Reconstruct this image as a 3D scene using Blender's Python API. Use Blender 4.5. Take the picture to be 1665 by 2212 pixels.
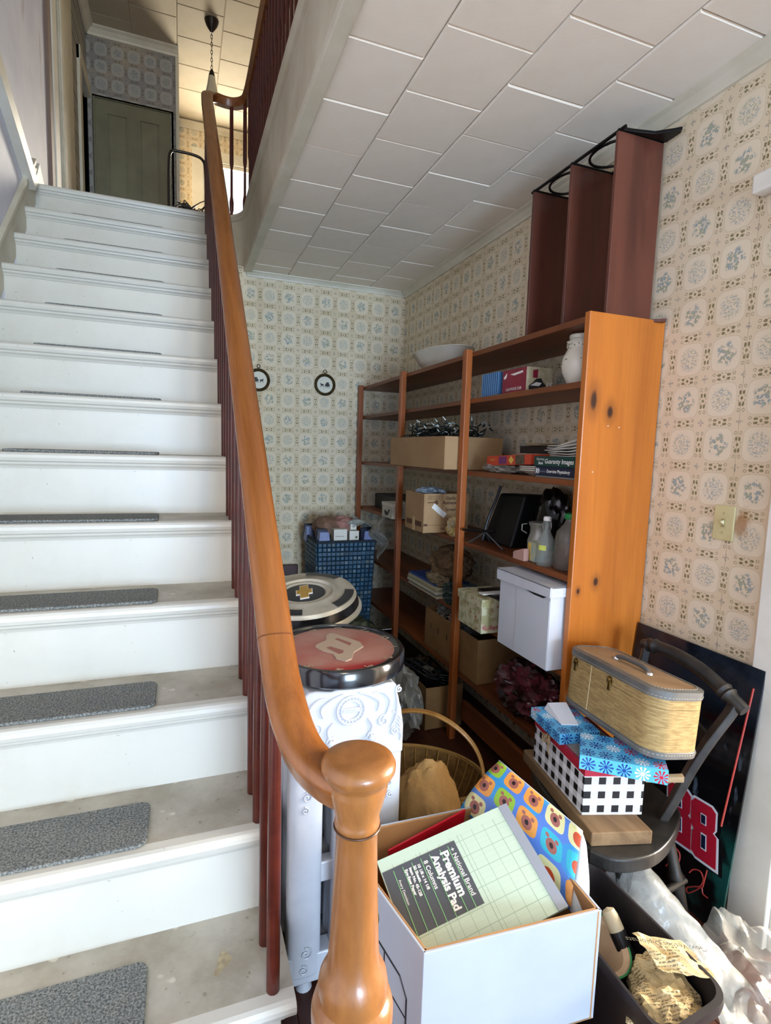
import bpy, bmesh, math, random
from mathutils import Vector, Matrix, noise
R = math.radians
# ------------------------------------------------------------------ scene, camera, world, light
for o in list(bpy.data.objects): bpy.data.objects.remove(o)
SC = bpy.context.scene
COL = SC.collection
SC.view_settings.view_transform = 'Standard'
SC.view_settings.look = 'None'
SC.view_settings.exposure = 0.88
SC.view_settings.gamma = 1.0
SC.view_settings.use_curve_mapping = False

cam_d = bpy.data.cameras.new('camera')
cam = bpy.data.objects.new('camera', cam_d); COL.objects.link(cam)
cam_d.sensor_fit = 'HORIZONTAL'; cam_d.sensor_width = 36.0
cam_d.lens = 36.0 * 1182.478 / 1665.0
cam_d.clip_start = 0.05
rt, dn, fw = ((0.93689433, -0.34830015, 0.03026586), (-0.01000129, -0.11323515, -0.99351788),
              (0.34946959, 0.93051857, -0.10957282))
cam.matrix_world = Matrix(((rt[0], -dn[0], -fw[0], 0.0), (rt[1], -dn[1], -fw[1], 0.0),
                           (rt[2], -dn[2], -fw[2], 1.408), (0, 0, 0, 1)))
SC.camera = cam

world = bpy.data.worlds.new('sky_world'); SC.world = world; world.use_nodes = True
bg = world.node_tree.nodes['Background']
bg.inputs['Color'].default_value = (0.82, 0.91, 1.0, 1); bg.inputs['Strength'].default_value = 1.0

def area(name, loc, target, sx, sy, power, col):
    d = bpy.data.lights.new(name, 'AREA'); d.shape = 'RECTANGLE'; d.size = sx; d.size_y = sy
    d.energy = power; d.color = col
    o = bpy.data.objects.new(name, d); COL.objects.link(o); o.location = loc
    o.rotation_euler = (Vector(target) - Vector(loc)).to_track_quat('-Z', 'Y').to_euler()
    return o
# daylight through the glazed front door behind the camera, the window over it and the far hall window
area('front_door_daylight', (0.80, -4.56, 1.10), (0.76, 0.0, 1.10), 1.45, 1.50, 238, (0.55, 0.75, 1.0))
area('front_window_daylight', (0.15, -4.56, 4.05), (0.1, 2.0, 4.0), 1.3, 1.3, 56, (1.0, 0.93, 0.78))
area('side_room_fill', (3.56, 0.45, 1.30), (0.0, 0.55, 1.25), 1.10, 1.30, 225, (1.0, 0.92, 0.82))  # added warm fill through the right doorway, lifts the ambient light
area('hall_window_daylight', (0.66, 7.98, 4.35), (-0.10, 4.0, 3.6), 0.80, 1.35, 72, (1.0, 0.91, 0.76))

# ------------------------------------------------------------------ material kit
def lin(h):
    h = h.lstrip('#'); out = []
    for i in (0, 2, 4):
        c = int(h[i:i+2], 16) / 255.0
        out.append(c / 12.92 if c <= 0.04045 else ((c + 0.055) / 1.055) ** 2.4)
    return (out[0], out[1], out[2], 1.0)

class S:
    def __init__(s, g, k): s.g = g; s.k = k
    def __add__(a, b): return a.g.m('ADD', a, b)
    __radd__ = __add__
    def __sub__(a, b): return a.g.m('SUBTRACT', a, b)
    def __rsub__(a, b): return a.g.m('SUBTRACT', b, a)
    def __mul__(a, b): return a.g.m('MULTIPLY', a, b)
    __rmul__ = __mul__
    def __truediv__(a, b): return a.g.m('DIVIDE', a, b)
    def __lt__(a, b): return a.g.m('LESS_THAN', a, b)
    def __gt__(a, b): return a.g.m('GREATER_THAN', a, b)
    def abs(a): return a.g.m('ABSOLUTE', a)
    def fract(a): return a.g.m('FRACT', a)
    def floor(a): return a.g.m('FLOOR', a)
    def pow(a, b): return a.g.m('POWER', a, b)
    def sqrt(a): return a.g.m('SQRT', a)
    def sin(a): return a.g.m('SINE', a)
    def cos(a): return a.g.m('COSINE', a)
    def mn(a, b): return a.g.m('MINIMUM', a, b)
    def mx(a, b): return a.g.m('MAXIMUM', a, b)
    def mod2(a): return (a * 0.5).fract() * 2.0

class G:
    """small node-expression helper around one Principled material"""
    def __init__(s, name, rough=0.6, metal=0.0, spec=0.5):
        s.mat = bpy.data.materials.new(name); s.mat.use_nodes = True
        s.nt = s.mat.node_tree; s.p = s.nt.nodes['Principled BSDF']
        s.p.inputs['Roughness'].default_value = rough; s.p.inputs['Metallic'].default_value = metal
        s.p.inputs['Specular IOR Level'].default_value = spec
        s._tc = None
    def nd(s, t): return s.nt.nodes.new(t)
    def put(s, sock, v):
        if isinstance(v, S): s.nt.links.new(v.k, sock)
        elif v is not None: sock.default_value = v
    def m(s, op, a, b=None):
        n = s.nd('ShaderNodeMath'); n.operation = op
        s.put(n.inputs[0], a); s.put(n.inputs[1], b)
        return S(s, n.outputs[0])
    def tc(s):
        if not s._tc: s._tc = s.nd('ShaderNodeTexCoord')
        return s._tc
    def sep(s, k):
        n = s.nd('ShaderNodeSeparateXYZ'); s.nt.links.new(k, n.inputs[0])
        return S(s, n.outputs[0]), S(s, n.outputs[1]), S(s, n.outputs[2])
    def obj(s): return s.sep(s.tc().outputs['Object'])
    def uv(s):
        a, b, c = s.sep(s.tc().outputs['UV']); return a, b
    def vec(s, x, y, z=0.0):
        n = s.nd('ShaderNodeCombineXYZ'); s.put(n.inputs[0], x); s.put(n.inputs[1], y); s.put(n.inputs[2], z)
        return S(s, n.outputs[0])
    def noise(s, v, scale, detail=3.0, rough=0.55, dist=0.0):
        n = s.nd('ShaderNodeTexNoise'); s.put(n.inputs['Vector'], v)
        n.inputs['Scale'].default_value = scale; n.inputs['Detail'].default_value = detail
        n.inputs['Roughness'].default_value = rough; n.inputs['Distortion'].default_value = dist
        return S(s, n.outputs['Fac'])
    def voro(s, v, scale, out='Distance'):
        n = s.nd('ShaderNodeTexVoronoi'); s.put(n.inputs['Vector'], v); n.inputs['Scale'].default_value = scale
        return S(s, n.outputs[out])
    def white(s, v, out='Value'):
        n = s.nd('ShaderNodeTexWhiteNoise'); n.noise_dimensions = '3D'; s.put(n.inputs['Vector'], v)
        return S(s, n.outputs[out])
    def ss(s, a, lo, hi):
        n = s.nd('ShaderNodeMapRange'); n.interpolation_type = 'SMOOTHSTEP'
        s.put(n.inputs[0], a); n.inputs[1].default_value = lo; n.inputs[2].default_value = hi
        return S(s, n.outputs[0])
    def mix(s, f, a, b):
        n = s.nd('ShaderNodeMix'); n.data_type = 'RGBA'; s.put(n.inputs[0], f)
        for i, v in ((6, a), (7, b)):
            if isinstance(v, str): v = lin(v)
            s.put(n.inputs[i], v)
        return S(s, n.outputs[2])
    def col(s, v):
        if isinstance(v, str): v = lin(v)
        s.put(s.p.inputs['Base Color'], v); return s
    def bump(s, h, dist=0.002, st=0.6):
        n = s.nd('ShaderNodeBump'); n.inputs['Strength'].default_value = st; n.inputs['Distance'].default_value = dist
        s.put(n.inputs['Height'], h); s.nt.links.new(n.outputs[0], s.p.inputs['Normal']); return s
    def V(s): return S(s, s.tc().outputs['Object'])

MATS = {}
def flat(name, c, rough=0.6, metal=0.0, c2=None, scale=14.0, amt=0.5, bump=0.0, spec=0.5, bscale=None):
    """plain surface with soft mottled variation towards c2"""
    if name in MATS: return MATS[name]
    g = G(name, rough, metal, spec)
    if c2:
        n = g.noise(g.V(), scale, 4.0, 0.6)
        g.col(g.mix(g.ss(n, 0.5 - amt * 0.4, 0.5 + amt * 0.4), c, c2))
    else: g.col(c)
    if bump: g.bump(g.noise(g.V(), bscale or scale * 3, 4.0, 0.65), bump)
    MATS[name] = g.mat; return g.mat

def wood(name, c, c2, axis='Z', rough=0.4, scale=9.0, stretch=10.0, knots=(), knotcol='#3a1c12', spec=0.5, band=0.5):
    if name in MATS: return MATS[name]
    g = G(name, rough, 0.0, spec)
    x, y, z = g.obj()
    if axis == 'S': k = (x, z * 0.74 - y * 0.67, (y * 0.74 + z * 0.67) / stretch)     # along the stair slope
    else: k = {'X': (x / stretch, y, z), 'Y': (x, y / stretch, z), 'Z': (x, y, z / stretch)}[axis]
    v = g.vec(*k)
    n1 = g.noise(v, scale, 4.0, 0.6, 0.4); n2 = g.noise(v, scale * 9, 3.0, 0.7)
    f = g.ss(n1, 0.5 - band * 0.35, 0.5 + band * 0.35) * 0.75 + n2 * 0.4 - 0.1
    colr = g.mix(f, c, c2)
    for (kx, ky, kz, r, asp) in knots:       # asp stretches along the grain
        d = ((x - kx).pow(2.0) * (1.0 if axis != 'X' else 1 / asp ** 2) + (y - ky).pow(2.0) * (1.0 if axis != 'Y' else 1 / asp ** 2)
             + (z - kz).pow(2.0) * (1.0 if axis != 'Z' else 1 / asp ** 2)).sqrt() + (n2 - 0.5) * r * 0.5
        colr = g.mix(1.0 - g.ss(d, r * 0.55, r * 1.5), colr, knotcol)
        colr = g.mix((1.0 - g.ss(d, r * 1.2, r * 3.6)) * 0.35, colr, knotcol)
    g.col(colr); g.bump(n2, 0.0006, 0.4)
    MATS[name] = g.mat; return g.mat

# ------------------------------------------------------------------ mesh kit
class MB:
    def __init__(s): s.v = []; s.f = []; s.mi = []
    def _add(s, vs, fs, mi=0):
        b = len(s.v); s.v += [tuple(p) for p in vs]; s.f += [tuple(i + b for i in f) for f in fs]; s.mi += [mi] * len(fs)
        return s
    def box(s, x0, x1, y0, y1, z0, z1, mi=0, M=None):
        vs = [(x, y, z) for z in (z0, z1) for x, y in ((x0, y0), (x1, y0), (x1, y1), (x0, y1))]
        if M: vs = [M @ Vector(p) for p in vs]
        return s._add(vs, [(0, 3, 2, 1), (4, 5, 6, 7), (0, 1, 5, 4), (1, 2, 6, 5), (2, 3, 7, 6), (3, 0, 4, 7)], mi)
    def hexa(s, vs, mi=0):       # bottom 4 then top 4, counter-clockwise from above
        return s._add(vs, [(0, 3, 2, 1), (4, 5, 6, 7), (0, 1, 5, 4), (1, 2, 6, 5), (2, 3, 7, 6), (3, 0, 4, 7)], mi)
    def prism(s, poly, fn, h0, h1, mi=0):   # poly: 2D outline; fn(u,v,h) -> 3D
        n = len(poly); a = [fn(u, v, h0) for u, v in poly]; b = [fn(u, v, h1) for u, v in poly]
        fs = [tuple(range(n))[::-1], tuple(range(n, 2 * n))] + [(i, (i + 1) % n, (i + 1) % n + n, i + n) for i in range(n)]
        return s._add(a + b, fs, mi)
    def lathe(s, prof, c=(0, 0, 0), seg=32, M=None, mi=0, closed=False, squash=1.0):
        vs = []; n = len(prof)
        for r, z in prof:
            for i in range(seg):
                a = 2 * math.pi * i / seg
                p = Vector((r * math.cos(a), r * math.sin(a) * squash, z))
                vs.append((M @ p) if M else p + Vector(c))
        fs = []
        for j in range(n if closed else n - 1):
            j2 = (j + 1) % n
            for i in range(seg):
                i2 = (i + 1) % seg
                fs.append((j * seg + i, j * seg + i2, j2 * seg + i2, j2 * seg + i))
        if not closed:
            if prof[0][0] > 1e-6: fs.append(tuple(range(seg))[::-1])
            if prof[-1][0] > 1e-6: fs.append(tuple(range((n - 1) * seg, n * seg)))
        return s._add(vs, fs, mi)
    def tube(s, pts, r, seg=8, mi=0, loop=False):
        pts = [Vector(p) for p in pts]; n = len(pts)
        rr = r if isinstance(r, (list, tuple)) else [r] * n
        vs = []; up = Vector((0, 0, 1))
        for i, p in enumerate(pts):
            a = pts[(i - 1) % n] if (loop or i) else p; b = pts[(i + 1) % n] if (loop or i < n - 1) else p
            t = (b - a); t = t.normalized() if t.length > 1e-9 else Vector((0, 0, 1))
            if abs(t.dot(up)) > 0.97: up = Vector((1, 0, 0)) if abs(t.x) < 0.9 else Vector((0, 1, 0))
            e = t.cross(up).normalized(); q = e.cross(t).normalized(); up = q
            for k in range(seg):
                an = 2 * math.pi * k / seg
                vs.append(p + e * (rr[i] * math.cos(an)) + q * (rr[i] * math.sin(an)))
        fs = []
        for i in range(n if loop else n - 1):
            i2 = (i + 1) % n
            for k in range(seg):
                k2 = (k + 1) % seg
                fs.append((i * seg + k, i * seg + k2, i2 * seg + k2, i2 * seg + k))
        if not loop: fs += [tuple(range(seg))[::-1], tuple(range((n - 1) * seg, n * seg))]
        return s._add(vs, fs, mi)
    def sweep(s, pts, prof, mi=0):          # profile (side, up) kept upright along the path
        pts = [Vector(p) for p in pts]; n = len(pts); m = len(prof); vs = []
        for i, p in enumerate(pts):
            t = (pts[min(i + 1, n - 1)] - pts[max(i - 1, 0)]).normalized()
            e = t.cross(Vector((0, 0, 1))).normalized(); q = e.cross(t).normalized()
            for a, b in prof: vs.append(p + e * a + q * b)
        fs = [(i * m + k, i * m + (k + 1) % m, (i + 1) * m + (k + 1) % m, (i + 1) * m + k) for i in range(n - 1) for k in range(m)]
        fs += [tuple(range(m))[::-1], tuple(range((n - 1) * m, n * m))]
        return s._add(vs, fs, mi)
    def grid(s, fn, nu, nv, mi=0):
        vs = [fn(i / nu, j / nv) for j in range(nv + 1) for i in range(nu + 1)]
        w = nu + 1
        return s._add(vs, [(j * w + i, j * w + i + 1, (j + 1) * w + i + 1, (j + 1) * w + i) for j in range(nv) for i in range(nu)], mi)
    def disc(s, c, r, seg=24, mi=0, M=None, ry=None):
        vs = [Vector((r * math.cos(2 * math.pi * i / seg), (ry or r) * math.sin(2 * math.pi * i / seg), 0)) for i in range(seg)]
        vs = [(M @ p) if M else p + Vector(c) for p in vs]
        return s._add(vs, [tuple(range(seg))], mi)
    def ico(s, c, rad, sub, fn=None, mi=0):
        bm = bmesh.new(); bmesh.ops.create_icosphere(bm, subdivisions=sub, radius=1.0)
        bm.verts.ensure_lookup_table(); vs = []
        for w in bm.verts:
            p = w.co.copy(); k = fn(p) if fn else 1.0
            vs.append(Vector(c) + Vector((p.x * rad[0] * k, p.y * rad[1] * k, p.z * rad[2] * k)))
        s._add(vs, [tuple(w.index for w in f.verts) for f in bm.faces], mi); bm.free(); return s
    def build(s, name, mat, parent=None, smooth=False, bevel=0.0, bseg=2, local=False, solid=0.0, uvs=None, origin=None, vuv=None):
        off = Vector((0, 0, 0))
        if parent is not None and not local: off = Vector(parent.get('base', (0, 0, 0)))
        elif origin is not None: off = Vector(origin)
        me = bpy.data.meshes.new(name)
        me.from_pydata([Vector(p) - off for p in s.v], [], s.f)
        for mm in (mat if isinstance(mat, (list, tuple)) else [mat]): me.materials.append(mm)
        uvl = me.uv_layers.new(name='UVMap')
        for p in me.polygons:
            p.material_index = s.mi[p.index]; p.use_smooth = smooth
            nx, ny, nz = abs(p.normal.x), abs(p.normal.y), abs(p.normal.z)
            for li in p.loop_indices:
                w = s.v[me.loops[li].vertex_index]
                if vuv: uvl.data[li].uv = vuv[me.loops[li].vertex_index]
                elif uvs: uvl.data[li].uv = uvs(w, p.normal)
                elif nz >= nx and nz >= ny: uvl.data[li].uv = (w[0], w[1])
                elif nx >= ny: uvl.data[li].uv = (w[1], w[2])
                else: uvl.data[li].uv = (w[0], w[2])
        me.update()
        o = bpy.data.objects.new(name, me); COL.objects.link(o)
        if parent is not None: o.parent = parent
        elif origin is not None: o.location = off
        if bevel:
            b = o.modifiers.new('edge', 'BEVEL'); b.width = bevel; b.segments = bseg; b.limit_method = 'ANGLE'; b.angle_limit = R(40)
        if solid:
            b = o.modifiers.new('thick', 'SOLIDIFY'); b.thickness = solid; b.offset = 0
        if smooth and hasattr(me, 'set_sharp_from_angle'): me.set_sharp_from_angle(angle=R(42))
        return o

def tag(o, label, cat, group=None, kind=None):
    o['label'] = label
    if cat: o['category'] = cat
    if group: o['group'] = group
    if kind: o['kind'] = kind
    return o
def thing(name, label, cat, base=(0, 0, 0), group=None, M=None):
    """an Empty at the thing's base; parts given in world space are stored relative to it (M: parts are local)"""
    o = bpy.data.objects.new(name, None); COL.objects.link(o); o.empty_display_size = 0.05
    if M is not None: o.matrix_world = M; o['base'] = (0.0, 0.0, 0.0)
    else: o.location = base; o['base'] = tuple(float(a) for a in base)
    return tag(o, label, cat, group)
def struct(o): o['kind'] = 'structure'; return o
def sdup(src, name, off, parent=None):       # shared-mesh copy moved by off
    o = src.copy(); o.name = name; COL.objects.link(o); o.location = src.location + Vector(off)
    if parent is not None: o.parent = parent
    return o

def lettering(body, size, mat, parent, o, u, v, name='lettering', align='CENTER', fat=0.0, local=False, shear=0.0, lift=0.0006, space=1.0, sx=1.0):
    """flat print: text laid at o along u, upwards along v"""
    c = bpy.data.curves.new('font', 'FONT'); c.body = body; c.size = size; c.align_x = align; c.align_y = 'CENTER'
    c.offset = fat; c.shear = shear; c.resolution_u = 3; c.space_character = space
    t = bpy.data.objects.new('font', c); COL.objects.link(t)
    dg = bpy.context.evaluated_depsgraph_get(); me = bpy.data.meshes.new_from_object(t.evaluated_get(dg))
    bpy.data.objects.remove(t); bpy.data.curves.remove(c)
    u = Vector(u).normalized(); v = Vector(v); v = (v - u * v.dot(u)).normalized(); n = u.cross(v)
    off = Vector((0, 0, 0)) if local else Vector(parent.get('base', (0, 0, 0)))
    for w in me.vertices: w.co = Vector(o) + u * (w.co.x * sx) + v * w.co.y + n * lift - off
    me.name = name; me.materials.clear(); me.materials.append(mat)
    ob = bpy.data.objects.new(name, me); COL.objects.link(ob); ob.parent = parent
    return ob

def catmull(P, n=8):
    P = [Vector(p) for p in P]; out = []
    for i in range(len(P) - 1):
        a = P[max(i - 1, 0)]; b = P[i]; c = P[i + 1]; d = P[min(i + 2, len(P) - 1)]
        for k in range(n):
            t = k / n
            out.append(0.5 * ((2 * b) + (c - a) * t + (2 * a - 5 * b + 4 * c - d) * t * t + (3 * b - a - 3 * c + d) * t ** 3))
    return out + [P[-1]]
def ridged(seed, freq, amp, sharp=1.0):
    o = Vector((seed * 3.17, seed * 1.31, seed * 7.7))
    def f(p):
        k = 0.0; a = 1.0; q = freq
        for _ in range(4):
            k += a * (1 - abs(noise.noise(p * q + o)) * 2 * sharp); a *= 0.5; q *= 2.1
        return 1.0 + amp * (k - 1.0)
    return f
# ------------------------------------------------------------------ shared materials
XL, XW, YB, ZC, ZU, Y0, T, RZ, XB = -0.826, 1.589, 3.955, 2.596, 2.964, 4.046, 0.2505, 0.228, 0.178
YF = -4.50          # front wall, behind the camera

def wallpaper(name, along, u0, v0=1.742, pu=0.1325, pv=0.1403, base='#dccbad', med='#e4d8c0', flower='#6d8a92', leaf='#6a6238'):
    g = G(name, 0.75, 0.0, 0.25)
    x, y, z = g.obj(); a = x if along == 'X' else y
    wob = (g.noise(g.V(), 55.0, 2.0) - 0.5) * 0.05
    U = (a - u0) / pu + 0.5; V = (z - v0) / pv + 0.5
    iu = U.floor(); iv = V.floor()
    fu = U.fract() - 0.5; fv = V.fract() - 0.5
    par = (iu + iv).mod2()
    au = fu.abs() + wob * 0.4; av = fv.abs() + wob * 0.4
    se = (au.pow(4.0) + av.pow(4.0)).sqrt().sqrt()
    inside = 1.0 - g.ss(se, 0.355, 0.385)
    stain = g.noise(g.V(), 2.2, 4.0, 0.6)
    col = g.mix(g.ss(stain, 0.42, 0.75) * 0.55, base, '#c8b28c')
    col = g.mix(inside * 0.55, col, med)
    # leaf sprigs in the bands between the medallions
    def band(p, q):   # p: off the band axis, q: along it from the middle
        leafs = (((p - 0.042) / 0.030).pow(2.0) + ((q - 0.125) / 0.050).pow(2.0)) < 1.0
        dot = (p * p + q * q) < 0.0011
        cu = (((p - 0.062) / 0.036).pow(2.0) + ((q - 0.255) / 0.042).pow(2.0)); curl = (cu < 1.0) * (cu > 0.35)
        side = (((p - 0.078) / 0.012).pow(2.0) + ((q - 0.05) / 0.03).pow(2.0)) < 1.0
        return leafs.mx(dot).mx(curl * 0.75).mx(side * 0.6)
    b = band((0.5 - au).abs(), av).mx(band((0.5 - av).abs(), au))
    brk = g.ss(g.noise(g.V(), 260.0, 2.0), 0.30, 0.48)
    col = g.mix(b * brk * 0.9, col, leaf)
    # small grey flower where the bands cross
    cu = 0.5 - au; cv = 0.5 - av; cr = (cu * cu + cv * cv).sqrt()
    th = g.m('ARCTAN2', cv, cu)
    pet = ((th * 4.0).cos() * 0.025 + 0.062 - cr) > 0.0
    col = g.mix(pet * (g.noise(g.V(), 190.0, 2.0) > 0.48) * 0.55, col, '#6b6a72')
    # bouquet or landscape inside
    r = (fu * fu + fv * fv).sqrt()
    n1 = g.noise(g.V(), 150.0, 3.0, 0.6); vo = g.voro(g.V(), 95.0)
    an = g.m('ARCTAN2', fv, fu)
    bq = (1.0 - g.ss(r + (an * 5.0).cos() * 0.03 + wob, 0.19, 0.27)) * ((vo < 0.60) * (n1 > 0.42))
    st = g.noise(g.vec(a, 0.0, z * 2.0), 120.0, 2.0) > 0.50
    ls = (1.0 - g.ss(r + wob, 0.22, 0.30)) * st * (n1 > 0.43)
    mot = bq * (1.0 - par) + ls * par * 0.8
    col = g.mix(mot * 0.70, col, g.mix(g.noise(g.V(), 40.0, 1.0) > 0.5, flower, '#7d8b76'))
    # faint outline of every medallion
    ol = (1.0 - g.ss((se - 0.37).abs(), 0.0, 0.018))
    col = g.mix(ol * 0.22, col, '#9a8a66')
    if along == 'Y':     # rusty stain beside the switch plate and the paper seam
        d = (((y - 1.165) / 0.030).pow(2.0) + ((z - 1.225) / 0.050).pow(2.0)).sqrt() + (g.noise(g.V(), 26.0, 4.0) - 0.5) * 1.6
        col = g.mix((1.0 - g.ss(d, 0.3, 1.2)) * 0.75, col, '#9a6a34')
        col = g.mix(((y - 1.2035).abs() < 0.0009) * 0.5, col, '#8a7450')
    g.col(col); g.bump(g.noise(g.V(), 30.0, 3.0), 0.0015, 0.4)
    return g.mat
PAPER_B = wallpaper('wallpaper_back', 'X', 1.117, 2.311)
PAPER_R = wallpaper('wallpaper_right', 'Y', 1.269)
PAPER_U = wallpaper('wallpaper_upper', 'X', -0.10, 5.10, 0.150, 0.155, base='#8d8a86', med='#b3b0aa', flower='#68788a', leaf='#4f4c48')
PAPER_F = wallpaper('wallpaper_hall', 'X', 0.05, 5.02, 0.150, 0.155)

CEIL = flat('ceiling_board', '#f0e6d6', 0.8, c2='#e8ddcb', scale=3.0, bump=0.0006, bscale=90)
CEIL2 = flat('ceiling_core', '#a59c8c', 0.9)
CREAM = flat('cream_paint', '#dcd5c2', 0.45, c2='#c6bda5', scale=5.0, amt=0.9, bump=0.0006, bscale=25)
WHITE = flat('white_trim_paint', '#e4e0d4', 0.4, c2='#d8d3c4', scale=6.0, bump=0.0004, bscale=30)
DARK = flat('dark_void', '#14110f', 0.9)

def stair_paint():
    g = G('stair_riser_paint', 0.35)
    n = g.noise(g.V(), 3.0, 5.0, 0.65); sp = g.noise(g.V(), 70.0, 2.0)
    x, y, z = g.obj()
    c = g.mix(g.ss(n, 0.45, 0.8) * 0.5, '#d0cdc2', '#bdb8a6')
    c = g.mix(g.ss(sp, 0.70, 0.76) * g.ss(g.noise(g.V(), 9.0, 2.0), 0.5, 0.6) * 0.55, c, '#7b7464')
    g.col(c); g.bump(g.noise(g.V(), 18.0, 4.0), 0.0008, 0.4); return g.mat
RISER = stair_paint()
def tread_paint():
    g = G('worn_tread_paint', 0.5)
    n = g.noise(g.V(), 5.0, 5.0, 0.65); sp = g.noise(g.V(), 45.0, 3.0)
    c = g.mix(g.ss(n, 0.3, 0.7), '#b9b3a5', '#978e7c')
    c = g.mix(g.ss(sp, 0.66, 0.70) * 0.6, c, '#7d725c')
    c = g.mix(g.ss(g.noise(g.V(), 12.0, 2.0), 0.72, 0.76) * 0.7, c, '#d9d3c2')
    g.col(c); g.bump(sp, 0.001, 0.5); return g.mat
TREAD = tread_paint()
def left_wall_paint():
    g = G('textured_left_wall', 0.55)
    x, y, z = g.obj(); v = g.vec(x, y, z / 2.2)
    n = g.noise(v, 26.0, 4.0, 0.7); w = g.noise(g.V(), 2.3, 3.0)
    c = g.mix(g.ss(w, 0.35, 0.7), '#e2e4f4', '#d0d2e6')  # bluish daylight tint put into the wall colour, the lights here stay warm
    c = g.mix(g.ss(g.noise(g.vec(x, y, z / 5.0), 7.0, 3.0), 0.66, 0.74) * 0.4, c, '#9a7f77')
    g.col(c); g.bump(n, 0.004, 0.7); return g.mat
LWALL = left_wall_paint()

# ------------------------------------------------------------------ room shell
fl = struct(MB().box(-2.2, XW, YF, YB, -0.08, -0.020).build('floor', DARK))
PLANK = wood('dark_floor_wood', '#5a2c1c', '#2f150e', 'Y', 0.45, 7.0, 9.0)
pb = MB().box(0.0, 0.0895, YF, YB, -0.020, 0.0).build('floor_board', PLANK, fl, bevel=0.002)
pb.location.x = XL
for i in range(1, 27): sdup(pb, 'floor_board', (i * 0.0905, 0, 0))

struct(MB().box(0.10, XW + 0.1, YB, YB + 0.08, 0.0, 2.62).build('wall_back', PAPER_B))
struct(MB().box(XW, XW + 0.1, 0.955, YB + 0.08, 0.0, 2.62).box(XW, XW + 0.1, YF, 0.12, 0.0, 2.62).box(XW, XW + 0.1, 0.12, 0.955, 2.06, 2.62).build('wall_right', PAPER_R))
struct(MB().box(3.42, 3.5, -0.8, -0.13, 0.0, 2.62).box(3.42, 3.5, 1.03, 1.9, 0.0, 2.62).box(3.42, 3.5, -0.13, 1.03, 0.0, 0.62).box(3.42, 3.5, -0.13, 1.03, 1.98, 2.62).box(XW + 0.1, 3.5, -0.88, -0.8, 0.0, 2.62).box(XW + 0.1, 3.5, 1.9, 1.98, 0.0, 2.62).box(XW + 0.1, 3.5, -0.88, 1.98, 2.55, 2.62).build('wall_side_room', flat('side_room_paint', '#d9d4c8', 0.7)))
w3 = struct(MB().box(3.44, 3.48, -0.13, -0.08, 0.62, 1.98).box(3.44, 3.48, 0.98, 1.03, 0.62, 1.98).box(3.44, 3.48, -0.13, 1.03, 0.62, 0.67).box(3.44, 3.48, -0.13, 1.03, 1.93, 1.98).box(3.445, 3.475, 0.43, 0.47, 0.67, 1.93).build('window_added', WHITE, bevel=0.003))  # unseen window, added as an opening for the side-room fill light
SIDE_PANES = (w3, ((-0.08, 0.43), (0.47, 0.98)))
struct(MB().box(XW, 3.5, -0.88, 1.98, -0.08, 0.0).build('floor_side_room', flat('side_room_floor', '#8d6b45', 0.5, c2='#765536')))
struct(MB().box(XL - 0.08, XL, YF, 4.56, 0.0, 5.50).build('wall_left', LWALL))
# front wall behind the camera with a glazed door and an upper window
fwm = MB()
for b in ((XL, 0.02, 0.0, 3.35), (1.58, 3.0, 0.0, 3.35), (0.02, 1.58, 2.12, 3.35), (XL, -0.56, 3.35, 4.75), (0.86, 3.0, 3.35, 4.75), (XL, 3.0, 4.75, 5.5)):
    fwm.box(b[0], b[1], YF - 0.05, YF, b[2], b[3])
struct(fwm.build('wall_front', CREAM))
GLASS = bpy.data.materials.new('window_glass'); GLASS.use_nodes = True
_nt = GLASS.node_tree; _nt.nodes.clear()
_o = _nt.nodes.new('ShaderNodeOutputMaterial'); _mx = _nt.nodes.new('ShaderNodeMixShader'); _tr = _nt.nodes.new('ShaderNodeBsdfTransparent')
_gl = _nt.nodes.new('ShaderNodeBsdfGlossy'); _gl.inputs['Roughness'].default_value = 0.02; _mx.inputs[0].default_value = 0.06
_nt.links.new(_tr.outputs[0], _mx.inputs[1]); _nt.links.new(_gl.outputs[0], _mx.inputs[2]); _nt.links.new(_mx.outputs[0], _o.inputs[0])
for _a, _b in SIDE_PANES[1]: MB().box(3.458, 3.462, _a, _b, 0.67, 1.93).build('pane', GLASS, SIDE_PANES[0])
def window(name, x0, x1, z0, z1, y, cw, inward, mul=None):
    m = MB(); t0, t1 = (y - 0.03, y + 0.012) if inward > 0 else (y - 0.012, y + 0.03)
    f = 0.045
    m.box(x0, x0 + f, t0, t1, z0, z1).box(x1 - f, x1, t0, t1, z0, z1).box(x0, x1, t0, t1, z0, z0 + f).box(x0, x1, t0, t1, z1 - f, z1)
    w = struct(m.build(name, WHITE, bevel=0.004))
    yc = y + 0.012 * inward
    k = MB(); c0, c1 = sorted((yc, yc + 0.018 * inward))
    k.box(x0 - cw, x0, c0, c1, z0 - 0.02, z1 + cw).box(x1, x1 + cw, c0, c1, z0 - 0.02, z1 + cw).box(x0, x1, c0, c1, z1, z1 + cw)
    k.build('window_casing', WHITE, w, bevel=0.003)
    MB().box(x0 - cw - .02, x1 + cw + .02, *sorted((yc, yc + 0.06 * inward)), z0 - 0.045, z0 - 0.02).build('window_sill', WHITE, w, bevel=0.004)
    zm = (z0 + z1) / 2 if mul is None else mul
    MB().box(x0 + f, x1 - f, *sorted((y, y + 0.028 * -inward)), zm - 0.018, zm + 0.018).build('meeting_rail', WHITE, w, bevel=0.003)
    for a, b in ((z0 + f, zm - 0.018), (zm + 0.018, z1 - f)):
        MB().box(x0 + f, x1 - f, y - 0.004, y - 0.001, a, b).build('pane', GLASS, w)
    return w
window('window_1', -0.56, 0.86, 3.35, 4.75, YF - 0.02, 0.10, 1)
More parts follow.
